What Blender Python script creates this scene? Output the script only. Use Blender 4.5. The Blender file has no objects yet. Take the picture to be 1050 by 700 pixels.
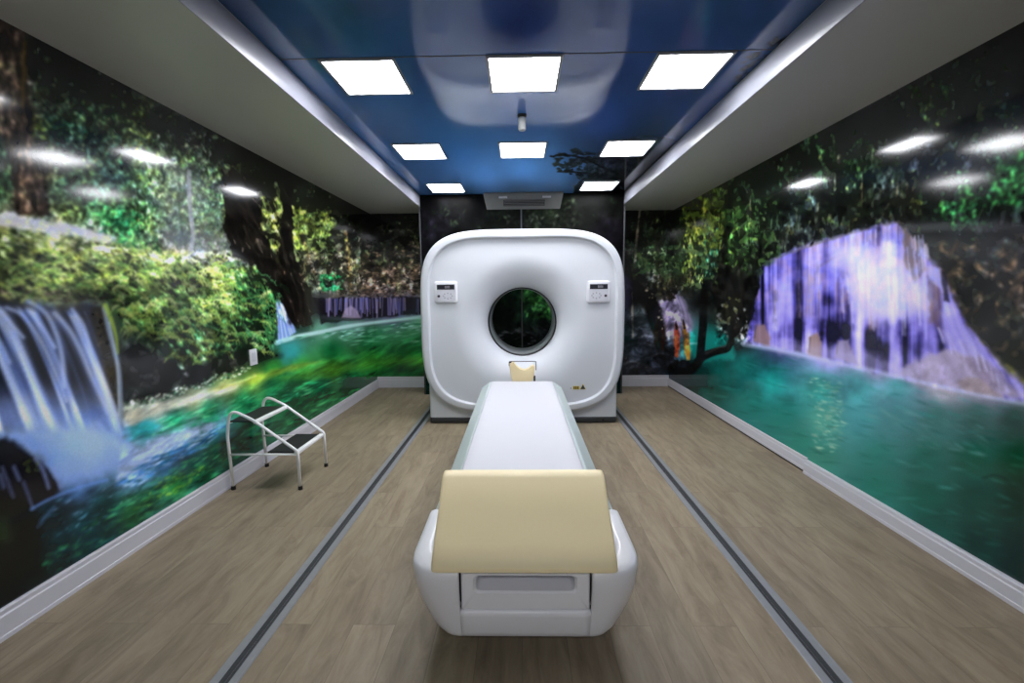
import bpy, bmesh, math, random
import numpy as np
from mathutils import Vector, Matrix
R_ = math.radians
rng = np.random.RandomState(7)
random.seed(7)
SC = bpy.context.scene
COL = SC.collection

# ------------------------------------------------------------------ camera geometry
EYE = np.array([0.0, 0.0, 1.4]); FPX = 440.0
CAMR = np.array([[0.99979136, 0.00743917, -0.01902339],
                 [0.0180626, 0.11289127, 0.99344316],
                 [-0.00953797, 0.9935795, -0.11273334]])   # rows: world axes in camera (right, up, forward)
cam_d = bpy.data.cameras.new('camera'); cam = bpy.data.objects.new('camera', cam_d); COL.objects.link(cam)
cam_d.sensor_width = 36.0; cam_d.sensor_fit = 'HORIZONTAL'; cam_d.lens = FPX / 1050 * 36
cam_d.clip_start = 0.05
right, up, fwd = CAMR[:, 0], CAMR[:, 1], CAMR[:, 2]
m = Matrix(((right[0], up[0], -fwd[0], EYE[0]), (right[1], up[1], -fwd[1], EYE[1]), (right[2], up[2], -fwd[2], EYE[2]), (0, 0, 0, 1)))
cam.matrix_world = m
SC.camera = cam

def project(P):
    """world points (n,3) -> photo pixels"""
    c = (P - EYE) @ CAMR
    d = np.maximum(c[..., 2], 0.05)
    return 525 + FPX * c[..., 0] / d, 350 - FPX * c[..., 1] / d

# ------------------------------------------------------------------ materials
def s2l(c):
    c = np.asarray(c, dtype=float) / 255.0
    return np.where(c <= 0.04045, c / 12.92, ((c + 0.055) / 1.055) ** 2.4)
def rgba(c): return tuple(s2l(c)) + (1.0,)

def mat(name, color, rough=0.5, metal=0.0, spec=0.5, noise=0.0, nscale=60.0, bump=0.0, coat=0.0, emit=None, estr=0.0):
    mt = bpy.data.materials.new(name); mt.use_nodes = True
    nt = mt.node_tree; b = nt.nodes['Principled BSDF']
    b.inputs['Base Color'].default_value = rgba(color)
    b.inputs['Roughness'].default_value = rough
    b.inputs['Metallic'].default_value = metal
    b.inputs['Specular IOR Level'].default_value = spec
    b.inputs['Coat Weight'].default_value = coat
    if emit is not None:
        b.inputs['Emission Color'].default_value = rgba(emit); b.inputs['Emission Strength'].default_value = estr
    if noise or bump:
        tc = nt.nodes.new('ShaderNodeTexCoord'); n = nt.nodes.new('ShaderNodeTexNoise')
        n.inputs['Scale'].default_value = nscale; n.inputs['Detail'].default_value = 4
        nt.links.new(tc.outputs['Object'], n.inputs['Vector'])
        if noise:
            mx = nt.nodes.new('ShaderNodeMix'); mx.data_type = 'RGBA'
            c = s2l(color)
            mx.inputs[6].default_value = tuple(c * (1 - noise)) + (1,); mx.inputs[7].default_value = tuple(np.minimum(c * (1 + noise), 1)) + (1,)
            nt.links.new(n.outputs['Fac'], mx.inputs[0]); nt.links.new(mx.outputs[2], b.inputs['Base Color'])
        if bump:
            bp = nt.nodes.new('ShaderNodeBump'); bp.inputs['Strength'].default_value = bump; bp.inputs['Distance'].default_value = 0.002
            nt.links.new(n.outputs['Fac'], bp.inputs['Height']); nt.links.new(bp.outputs['Normal'], b.inputs['Normal'])
    return mt

M = {}
M['gantry'] = mat('white_plastic_shell', (198, 201, 207), 0.5, noise=0.015, nscale=3, coat=0.10)
M['table'] = mat('white_plastic_table', (232, 232, 237), 0.28, noise=0.012, nscale=4, coat=0.2)
M['rail'] = mat('pale_green_plastic', (188, 200, 199), 0.3, noise=0.02, nscale=8)
M['sheet'] = mat('white_sheet', (196, 196, 202), 0.75, noise=0.012, nscale=14, bump=0.05)
M['tan'] = mat('tan_vinyl', (246, 228, 182), 0.45, noise=0.02, nscale=90, bump=0.05)
M['cream'] = mat('cream_foam', (222, 204, 160), 0.6, noise=0.03, nscale=40)
M['dark'] = mat('dark_plinth', (46, 47, 50), 0.5, noise=0.05, nscale=20)
M['black'] = mat('black_rubber', (16, 16, 17), 0.6, noise=0.1, nscale=80)
M['tread'] = mat('black_ribbed_rubber', (18, 20, 20), 0.75, noise=0.2, nscale=150, bump=0.4)
M['ring'] = mat('black_bore_ring', (30, 32, 34), 0.35, noise=0.04, nscale=30)
M['tube'] = mat('grey_bore_liner', (168, 174, 176), 0.35, noise=0.03, nscale=20)
M['panelwhite'] = mat('panel_white', (212, 212, 218), 0.35, noise=0.01, nscale=20)
M['screen'] = mat('dark_display', (32, 32, 40), 0.2, noise=0.05, nscale=50)
M['digit'] = mat('grey_digits', (120, 118, 126), 0.4, noise=0.05, nscale=50)
M['button'] = mat('grey_print', (158, 158, 164), 0.5, noise=0.05, nscale=50)
M['knob'] = mat('dark_knob', (52, 44, 58), 0.4, noise=0.05, nscale=50)
M['steel'] = mat('white_painted_tube', (238, 239, 240), 0.3, noise=0.02, nscale=30)
M['alu'] = mat('brushed_aluminium', (138, 140, 144), 0.5, metal=0.3, noise=0.12, nscale=25, bump=0.15)
M['groove'] = mat('dark_track_insert', (44, 45, 48), 0.6, noise=0.3, nscale=60, bump=0.3)
M['soffit'] = mat('soffit_white_laminate', (190, 190, 184), 0.32, noise=0.02, nscale=3)
M['fascia'] = mat('soffit_fascia_white', (146, 147, 158), 0.35, noise=0.02, nscale=3)
M['base'] = mat('white_baseboard', (196, 196, 204), 0.45, noise=0.02, nscale=12)
M['frame'] = mat('light_frame', (150, 150, 156), 0.4, noise=0.02, nscale=30)
M['wallplain'] = mat('plain_white_wall', (236, 236, 238), 0.6, noise=0.03, nscale=4)
M['vent'] = mat('vent_grey', (84, 84, 80), 0.4, noise=0.15, nscale=12)
M['ventdark'] = mat('vent_dark', (26, 26, 28), 0.6, noise=0.1, nscale=30)
M['grey'] = mat('grey_trim', (66, 68, 70), 0.4, metal=0.3, noise=0.03, nscale=30)
M['yellow'] = mat('sticker_yellow', (208, 190, 60), 0.5, noise=0.04, nscale=60)
M['brown'] = mat('sticker_brown', (92, 76, 40), 0.5, noise=0.1, nscale=90)
M['sensor'] = mat('sensor_ivory', (196, 198, 196), 0.5, noise=0.02, nscale=40)
LAMP = 13.0
M['lamp'] = mat('lamp_diffuser', (250, 250, 255), 0.5, emit=(248, 250, 255), estr=LAMP, noise=0.01, nscale=20)

# floor: wood planks running away from the camera
def floor_mat():
    mt = bpy.data.materials.new('vinyl_wood_planks'); mt.use_nodes = True
    nt = mt.node_tree; N = nt.nodes; L = nt.links; b = N['Principled BSDF']
    tc = N.new('ShaderNodeTexCoord'); mp = N.new('ShaderNodeMapping'); mp.inputs['Rotation'].default_value = (0, 0, R_(90))
    L.new(tc.outputs['Object'], mp.inputs['Vector'])
    br = N.new('ShaderNodeTexBrick'); br.offset = 0.37; br.offset_frequency = 2
    br.inputs['Scale'].default_value = 1.0; br.inputs['Brick Width'].default_value = 1.22; br.inputs['Row Height'].default_value = 0.18
    br.inputs['Mortar Size'].default_value = 0.0012; br.inputs['Mortar Smooth'].default_value = 0.1; br.inputs['Bias'].default_value = 0
    br.inputs['Color1'].default_value = (0, 0, 0, 1); br.inputs['Color2'].default_value = (1, 1, 1, 1); br.inputs['Mortar'].default_value = (0.5, 0.5, 0.5, 1)
    L.new(mp.outputs['Vector'], br.inputs['Vector'])
    # grain
    mg = N.new('ShaderNodeMapping'); mg.inputs['Scale'].default_value = (11, 2.3, 1)
    ad = N.new('ShaderNodeVectorMath'); ad.operation = 'ADD'
    sc = N.new('ShaderNodeVectorMath'); sc.operation = 'SCALE'; sc.inputs['Scale'].default_value = 7.0
    L.new(br.outputs['Color'], sc.inputs[0]); L.new(tc.outputs['Object'], mg.inputs['Vector'])
    L.new(mg.outputs['Vector'], ad.inputs[0]); L.new(sc.outputs['Vector'], ad.inputs[1])
    n1 = N.new('ShaderNodeTexNoise'); n1.inputs['Scale'].default_value = 1.3; n1.inputs['Detail'].default_value = 9; n1.inputs['Roughness'].default_value = 0.68; n1.inputs['Distortion'].default_value = 0.6
    L.new(ad.outputs['Vector'], n1.inputs['Vector'])
    cr = N.new('ShaderNodeValToRGB'); e = cr.color_ramp.elements
    e[0].position = 0.26; e[0].color = rgba((112, 97, 79)); e[1].position = 0.76; e[1].color = rgba((160, 146, 124))
    k = e.new(0.5); k.color = rgba((139, 125, 104))
    L.new(n1.outputs['Fac'], cr.inputs['Fac'])
    # plank tone
    mr = N.new('ShaderNodeMapRange'); mr.inputs['To Min'].default_value = 0.84; mr.inputs['To Max'].default_value = 1.04
    L.new(br.outputs['Color'], mr.inputs['Value'])
    mu = N.new('ShaderNodeVectorMath'); mu.operation = 'SCALE'
    L.new(cr.outputs['Color'], mu.inputs[0]); L.new(mr.outputs['Result'], mu.inputs['Scale'])
    mm = N.new('ShaderNodeMix'); mm.data_type = 'RGBA'; mm.inputs[7].default_value = rgba((92, 82, 70))
    mf = N.new('ShaderNodeMath'); mf.operation = 'MULTIPLY'; mf.inputs[1].default_value = 0.55
    L.new(br.outputs['Fac'], mf.inputs[0]); L.new(mf.outputs[0], mm.inputs[0]); L.new(mu.outputs['Vector'], mm.inputs[6])
    L.new(mm.outputs[2], b.inputs['Base Color'])
    b.inputs['Roughness'].default_value = 0.5; b.inputs['Specular IOR Level'].default_value = 0.35
    return mt
M['floor'] = floor_mat()

def print_mat(name, rough, spec=0.5):
    """glossy printed film: colour from the print painted below, a faint ripple in the film"""
    mt = bpy.data.materials.new(name); mt.use_nodes = True
    nt = mt.node_tree; N = nt.nodes; L = nt.links; b = N['Principled BSDF']
    at = N.new('ShaderNodeVertexColor'); at.layer_name = 'print'
    tc = N.new('ShaderNodeTexCoord')
    nz = N.new('ShaderNodeTexNoise'); nz.inputs['Scale'].default_value = 130; nz.inputs['Detail'].default_value = 3
    L.new(tc.outputs['Object'], nz.inputs['Vector'])
    mr = N.new('ShaderNodeMapRange'); mr.inputs['From Min'].default_value = 0.3; mr.inputs['From Max'].default_value = 0.7
    mr.inputs['To Min'].default_value = 0.94; mr.inputs['To Max'].default_value = 1.06
    L.new(nz.outputs['Fac'], mr.inputs['Value'])
    sc = N.new('ShaderNodeVectorMath'); sc.operation = 'SCALE'
    L.new(at.outputs['Color'], sc.inputs[0]); L.new(mr.outputs['Result'], sc.inputs['Scale'])
    L.new(sc.outputs['Vector'], b.inputs['Base Color'])
    b.inputs['Roughness'].default_value = rough; b.inputs['Specular IOR Level'].default_value = spec
    return mt
M['mural'] = print_mat('printed_mural_film', 0.095, 0.42)
M['mural_back'] = print_mat('printed_back_wall_film', 0.35, 0.03)
M['sky'] = print_mat('printed_ceiling_film', 0.09)

# ------------------------------------------------------------------ object helpers
def link(name, me, mt, parent=None, smooth=False):
    o = bpy.data.objects.new(name, me); COL.objects.link(o)
    if mt is not None: me.materials.append(mt)
    if parent is not None: o.parent = parent
    if smooth:
        for p in me.polygons: p.use_smooth = True
    return o
def from_bm(name, bm, mt, parent=None, smooth=False, angle=None):
    bmesh.ops.recalc_face_normals(bm, faces=bm.faces)
    me = bpy.data.meshes.new(name); bm.to_mesh(me); bm.free()
    o = link(name, me, mt, parent, smooth)
    if smooth and angle:
        md = o.modifiers.new('edge', 'EDGE_SPLIT'); md.split_angle = R_(angle); md.use_edge_sharp = False
    return o
def bm_box(bm, lo, hi, bev=0.0, seg=2):
    r = bmesh.ops.create_cube(bm, size=1.0)
    vs = r['verts']
    for v in vs:
        v.co = Vector([(lo[i] + hi[i]) / 2 + v.co[i] * (hi[i] - lo[i]) for i in range(3)])
    if bev > 0:
        es = list({e for v in vs for e in v.link_edges})
        bmesh.ops.bevel(bm, geom=es, offset=bev, segments=seg, profile=0.5, affect='EDGES')
def box(name, lo, hi, mt, parent=None, bev=0.0, seg=2, off=(0, 0, 0)):
    bm = bmesh.new()
    bm_box(bm, [lo[i] - off[i] for i in range(3)], [hi[i] - off[i] for i in range(3)], bev, seg)
    return from_bm(name, bm, mt, parent, smooth=bev > 0, angle=50 if bev > 0 else None)
def tube(bm, pts, r, seg=12, cap=True):
    pts = [Vector(p) for p in pts]; rings = []; prev = None
    for i, p in enumerate(pts):
        t = (pts[min(i + 1, len(pts) - 1)] - pts[max(i - 1, 0)]).normalized()
        if prev is None:
            a = Vector((0, 0, 1)) if abs(t.z) < 0.9 else Vector((1, 0, 0)); n = (a - t * a.dot(t)).normalized()
        else:
            n = (prev - t * prev.dot(t)).normalized()
        prev = n; bn = t.cross(n)
        rings.append([bm.verts.new(p + r * (math.cos(2 * math.pi * k / seg) * n + math.sin(2 * math.pi * k / seg) * bn)) for k in range(seg)])
    for a, b in zip(rings, rings[1:]):
        for k in range(seg): bm.faces.new((a[k], a[(k + 1) % seg], b[(k + 1) % seg], b[k]))
    if cap: bm.faces.new(rings[0][::-1]); bm.faces.new(rings[-1])
def fillet(pts, rad, n=8):
    """polyline with its inner corners rounded"""
    pts = [Vector(p) for p in pts]; out = [pts[0]]
    for i in range(1, len(pts) - 1):
        p, a, b = pts[i], pts[i - 1], pts[i + 1]
        da, db = (a - p), (b - p); r = rad[i - 1] if isinstance(rad, (list, tuple)) else rad
        ca = math.acos(max(-1, min(1, da.normalized().dot(db.normalized()))))
        t = min(r / math.tan(ca / 2), da.length * 0.48, db.length * 0.48)
        p0, p1 = p + da.normalized() * t, p + db.normalized() * t
        for k in range(n + 1):
            u = k / n; out.append((1 - u) ** 2 * p0 + 2 * u * (1 - u) * p + u * u * p1)
    out.append(pts[-1]); return out
def lathe(bm, prof, center, axis='z', seg=32, close=True):
    rings = []
    for r, h in prof:
        ring = []
        for k in range(seg):
            a = 2 * math.pi * k / seg
            if axis == 'z': co = (center[0] + r * math.cos(a), center[1] + r * math.sin(a), center[2] + h)
            else: co = (center[0] + r * math.cos(a), center[1] + h, center[2] + r * math.sin(a))
            ring.append(bm.verts.new(co))
        rings.append(ring)
    for a, b in zip(rings, rings[1:]):
        for k in range(seg): bm.faces.new((a[k], a[(k + 1) % seg], b[(k + 1) % seg], b[k]))
    if close:
        bm.faces.new(rings[0][::-1]); bm.faces.new(rings[-1])
def prism(bm, poly, a, b, axis='x'):
    """closed polygon (u,v) extruded between a and b along an axis; x: (y,z); y: (x,z)"""
    def P(u, v, t): return (t, u, v) if axis == 'x' else (u, t, v)
    A = [bm.verts.new(P(u, v, a)) for u, v in poly]; B = [bm.verts.new(P(u, v, b)) for u, v in poly]
    n = len(poly)
    for k in range(n): bm.faces.new((A[k], A[(k + 1) % n], B[(k + 1) % n], B[k]))
    bm.faces.new(A[::-1]); bm.faces.new(B)
def thing(name, label, cat, loc=(0, 0, 0), group=None):
    o = bpy.data.objects.new(name, None); COL.objects.link(o); o.location = loc; o.empty_display_size = 0.1
    o['label'] = label; o['category'] = cat
    if group: o['group'] = group
    return o
def struct(o):
    o['kind'] = 'structure'; return o

# ------------------------------------------------------------------ room constants
XL, XR = -2.15, 2.20          # outer side walls
XLI, XRI = -1.328, 1.392      # inner faces of the two soffits
ZS, ZC = 2.55, 2.70           # soffit underside, ceiling
YB, YBS = 5.86, 6.32          # middle back wall, back walls of the two side bays
YF = -2.2                     # wall behind the camera

# unseen area lights added behind the camera as fill for cushion and table foot
for lx in (-0.90, 0.035, 0.98):
    ld = bpy.data.lights.new('rear_fill_light', 'AREA'); ld.shape = 'SQUARE'; ld.size = 0.40; ld.energy = LAMP * math.pi * 0.16 * 0.75
    ld.color = (0.96, 0.97, 1.0)
    lo_ = bpy.data.objects.new('rear_fill_light', ld); COL.objects.link(lo_); lo_.location = (lx, -1.36, ZC - 0.012)

# ------------------------------------------------------------------ the printed mural
class Canvas:
    """a wall rectangle O + s*U + t*V with a grid of colours (sRGB 0..255)"""
    def __init__(self, O, U, V, ls, lt, step):
        self.O, self.U, self.V = np.array(O, float), np.array(U, float), np.array(V, float)
        self.ns, self.nt = int(round(ls / step)) + 1, int(round(lt / step)) + 1
        self.ls, self.lt = ls, lt
        s = np.linspace(0, ls, self.ns); t = np.linspace(0, lt, self.nt)
        self.P = self.O + s[None, :, None] * self.U + t[:, None, None] * self.V
        self.X, self.Y = project(self.P)
        self.C = np.zeros(self.X.shape + (3,))
        self.N = np.cross(self.U, self.V)
        self.x0, self.x1, self.y0, self.y1 = self.X.min(), self.X.max(), self.Y.min(), self.Y.max()
    def idx(self, x, y):
        d = CAMR @ np.array([x - 525, 350 - y, FPX])
        k = self.N.dot(self.O - EYE) / self.N.dot(d)
        q = EYE + d * k - self.O
        return q.dot(self.V) / self.lt * (self.nt - 1), q.dot(self.U) / self.ls * (self.ns - 1), k
    def window(self, xa, ya, xb, yb):
        if xb < self.x0 or xa > self.x1 or yb < self.y0 or ya > self.y1: return None
        xa, xb = max(xa, self.x0), min(xb, self.x1); ya, yb = max(ya, self.y0), min(yb, self.y1)
        I = []; J = []
        for x, y in ((xa, ya), (xa, yb), (xb, ya), (xb, yb)):
            i, j, k = self.idx(x, y)
            if k <= 0: return slice(0, self.nt), slice(0, self.ns)
            I.append(i); J.append(j)
        i0, i1 = max(0, int(min(I)) - 1), min(self.nt, int(max(I)) + 3); j0, j1 = max(0, int(min(J)) - 1), min(self.ns, int(max(J)) + 3)
        if i0 >= i1 or j0 >= j1: return None
        return slice(i0, i1), slice(j0, j1)
    def blend(self, w, mask, col):
        c = np.asarray(col, float); mk = np.clip(mask, 0, 1)[..., None]
        self.C[w] = self.C[w] * (1 - mk) + c * mk

_LAT = np.random.RandomState(3).rand(256, 256)
def vnoise(X, Y, s):
    u, v = X / s + 500, Y / s + 500
    i, j = np.floor(u).astype(int), np.floor(v).astype(int); f, g = u - i, v - j
    f, g = f * f * (3 - 2 * f), g * g * (3 - 2 * g)
    i0, j0, i1, j1 = i % 256, j % 256, (i + 1) % 256, (j + 1) % 256
    return (_LAT[j0, i0] * (1 - f) + _LAT[j0, i1] * f) * (1 - g) + (_LAT[j1, i0] * (1 - f) + _LAT[j1, i1] * f) * g
def fbm(X, Y, s, n=4):
    a, t, o = 1.0, 0, 0
    for k in range(n): o = o + a * vnoise(X + 37 * k, Y - 91 * k, s / 2 ** k); t += a; a *= 0.55
    return o / t

CANV = []
def base(cs, samples, power=3.0):
    S = np.array(samples, float)
    for c in cs:
        den = np.zeros(c.X.shape); num = np.zeros(c.C.shape)
        for x, y, r, g, b in S:
            w = 1.0 / (((c.X - x) ** 2 + (c.Y - y) ** 2) + 30.0) ** (power / 2)
            den += w; num += w[..., None] * np.array([r, g, b])
        c.C = num / den[..., None]
def grain(cs, amp, s, box=None, contrast=1.0, sx=1.0):
    for c in cs:
        n = (fbm(c.X / sx, c.Y, s) - 0.5) * 2 * contrast
        f = np.clip(1 + amp * n, 0.05, 3)
        if box is not None:
            xa, ya, xb, yb = box
            k = np.clip(np.minimum(np.minimum(c.X - xa, xb - c.X), np.minimum(c.Y - ya, yb - c.Y)) / 12.0, 0, 1)
            f = 1 + (f - 1) * k
        c.C *= f[..., None]
def pip(X, Y, poly):
    ins = np.zeros(X.shape, bool); n = len(poly); dm = np.full(X.shape, 1e9)
    for k in range(n):
        x1, y1 = poly[k]; x2, y2 = poly[(k + 1) % n]
        if y1 != y2:
            ins ^= ((y1 > Y) != (y2 > Y)) & (X < (x2 - x1) * (Y - y1) / (y2 - y1) + x1)
        dx, dy = x2 - x1, y2 - y1
        t = np.clip(((X - x1) * dx + (Y - y1) * dy) / (dx * dx + dy * dy + 1e-9), 0, 1)
        dm = np.minimum(dm, np.hypot(X - x1 - t * dx, Y - y1 - t * dy))
    return np.where(ins, dm, -dm)
def poly(cs, pts, col, soft=2.0, alpha=1.0, rag=0.0, rs=8.0, streak=None):
    xs = [p[0] for p in pts]; ys = [p[1] for p in pts]; mg = soft + rag + 2
    for c in cs:
        w = c.window(min(xs) - mg, min(ys) - mg, max(xs) + mg, max(ys) + mg)
        if w is None: continue
        X, Y = c.X[w], c.Y[w]
        d = pip(X, Y, pts)
        if rag: d = d + (fbm(X, Y, rs, 3) - 0.5) * 2 * rag
        mk = np.clip(d / soft + 0.5, 0, 1) * alpha
        if streak: mk = mk * np.clip((fbm(X / streak[0], Y / streak[1], 10.0, 3) - 0.5) * 3 + 0.75, 0, 1)
        c.blend(w, mk, col)
def stroke(cs, pts, wd, col, alpha=1.0, soft=1.2, smooth=True):
    P = [np.array(p, float) for p in pts]
    if smooth and len(P) > 2:
        Q = []
        for i in range(len(P) - 1):
            p0, p1, p2, p3 = P[max(i - 1, 0)], P[i], P[i + 1], P[min(i + 2, len(P) - 1)]
            for k in range(4):
                t = k / 4; Q.append(0.5 * (2 * p1 + (p2 - p0) * t + (2 * p0 - 5 * p1 + 4 * p2 - p3) * t * t + (3 * p1 - p0 - 3 * p2 + p3) * t ** 3))
        Q.append(P[-1]); P = Q
    if not isinstance(wd, (list, tuple)): wd = (wd, wd)
    xs = [p[0] for p in P]; ys = [p[1] for p in P]; mg = max(wd) + soft + 1
    for c in cs:
        w = c.window(min(xs) - mg, min(ys) - mg, max(xs) + mg, max(ys) + mg)
        if w is None: continue
        X, Y = c.X[w], c.Y[w]; mk = np.zeros(X.shape); n = len(P) - 1
        for k in range(n):
            (x1, y1), (x2, y2) = P[k], P[k + 1]; dx, dy = x2 - x1, y2 - y1
            t = np.clip(((X - x1) * dx + (Y - y1) * dy) / (dx * dx + dy * dy + 1e-9), 0, 1)
            d = np.hypot(X - x1 - t * dx, Y - y1 - t * dy)
            hw = (wd[0] + (wd[1] - wd[0]) * (k + t) / n) / 2
            mk = np.maximum(mk, np.clip((hw - d) / soft + 0.5, 0, 1))
        c.blend(w, mk * alpha, col)
def tex(cs, pts, sc, k, sx=1.0, sy=1.0, soft=6.0, rot=0.0, seed=0, hue=0.0):
    """photographic speckle: multiplies the print by exp(k * noise) inside a polygon"""
    xs = [p[0] for p in pts]; ys = [p[1] for p in pts]; ca, sa = math.cos(R_(rot)), math.sin(R_(rot))
    for c in cs:
        w = c.window(min(xs) - soft, min(ys) - soft, max(xs) + soft, max(ys) + soft)
        if w is None: continue
        X, Y = c.X[w], c.Y[w]
        U, V = (X * ca + Y * sa) / sx + seed * 31, (-X * sa + Y * ca) / sy - seed * 17
        wx = fbm(U + 900, V, sc * 1.6, 2) * sc; wy = fbm(U, V + 900, sc * 1.6, 2) * sc
        n = (fbm(U + wx, V + wy, sc, 4) - 0.5) * np.clip(pip(X, Y, pts) / soft + 0.5, 0, 1)
        f = np.exp(2 * k * n)[..., None]
        if hue:
            h = (fbm(U + 400, V + 70, sc * 1.5, 3) - 0.5) * hue
            f = f * np.stack([1 + h, 1 + 0.2 * h, 1 - 1.2 * h], -1)
        c.C[w] = np.clip(c.C[w] * f, 0, 250)
def dapple(cs, pts, sc, thr, k, cols, alpha=0.8, sx=1.0, sy=1.0, soft=6.0, seed=0):
    """ragged noise-shaped patches of leaf colour"""
    xs = [p[0] for p in pts]; ys = [p[1] for p in pts]
    for c in cs:
        w = c.window(min(xs) - soft, min(ys) - soft, max(xs) + soft, max(ys) + soft)
        if w is None: continue
        X, Y = c.X[w], c.Y[w]; U, V = X / sx + seed * 53, Y / sy + seed * 29
        wx = fbm(U + 700, V, sc, 2) * sc * 1.2; wy = fbm(U, V + 700, sc, 2) * sc * 1.2
        n = fbm(U + wx, V + wy, sc, 4)
        mk = np.clip((n - thr) * k, 0, 1) * alpha * np.clip(pip(X, Y, pts) / soft + 0.5, 0, 1)
        t = np.clip(fbm(U + 333, V + 111, sc * 1.3, 2) * 2.2 - 0.6, 0, 0.999) * (len(cols) - 1)
        A = np.array(cols, float); i = t.astype(int); g = (t - i)[..., None]
        col = A[i] * (1 - g) + A[np.minimum(i + 1, len(cols) - 1)] * g
        c.C[w] = c.C[w] * (1 - mk[..., None]) + col * mk[..., None]
def inpoly(x, y, pts):
    r = False; n = len(pts)
    for k in range(n):
        x1, y1 = pts[k]; x2, y2 = pts[(k + 1) % n]
        if (y1 > y) != (y2 > y) and x < (x2 - x1) * (y - y1) / (y2 - y1) + x1: r = not r
    return r
def leaves(cs, pts, n, pal, size=(2, 5), thin=0.35, ang=(0, 360), alpha=(0.5, 1.0), shade=None):
    """n small leaf or foam dabs inside a polygon; shade(x,y) may pick a factor"""
    xs = [p[0] for p in pts]; ys = [p[1] for p in pts]; k = 0; tries = 0
    while k < n and tries < n * 12:
        tries += 1
        x, y = random.uniform(min(xs), max(xs)), random.uniform(min(ys), max(ys))
        if not inpoly(x, y, pts): continue
        k += 1
        L = random.uniform(*size); T = L * thin * random.uniform(0.7, 1.3); a = R_(random.uniform(*ang))
        col = np.array(random.choice(pal), float) * random.uniform(0.8, 1.2)
        if shade: col = col * shade(x, y)
        al = random.uniform(*alpha); ca, sa = math.cos(a), math.sin(a)
        for c in cs:
            w = c.window(x - L - 1, y - L - 1, x + L + 1, y + L + 1)
            if w is None: continue
            X, Y = c.X[w] - x, c.Y[w] - y
            u, v = (X * ca + Y * sa) / L, (-X * sa + Y * ca) / max(T, 0.4)
            q = np.hypot(u, v * (1 + 0.6 * u))
            c.blend(w, np.clip((1 - q) * 1.5, 0, 1) * al, col)

ST = 0.006
cL = Canvas((XL, 1.15, 0), (0, 1, 0), (0, 0, 1), YBS - 1.15, ZS, ST)
cLB = Canvas((XL, YBS, 0), (1, 0, 0), (0, 0, 1), XLI - XL, ZS, ST)
cR = Canvas((XR, 1.15, 0), (0, 1, 0), (0, 0, 1), YBS - 1.15, ZS, ST)
cRB = Canvas((XRI, YBS, 0), (1, 0, 0), (0, 0, 1), XR - XRI, ZS, ST)
cB = Canvas((XLI, YB, 0), (1, 0, 0), (0, 0, 1), XRI - XLI, ZC, 0.008)
cC = Canvas((XLI, 1.15, ZC), (1, 0, 0), (0, 1, 0), XRI - XLI, YB - 1.15, 0.009)
LW, RW, BW, CW = [cL, cLB], [cR, cRB], [cB], [cC]

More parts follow.
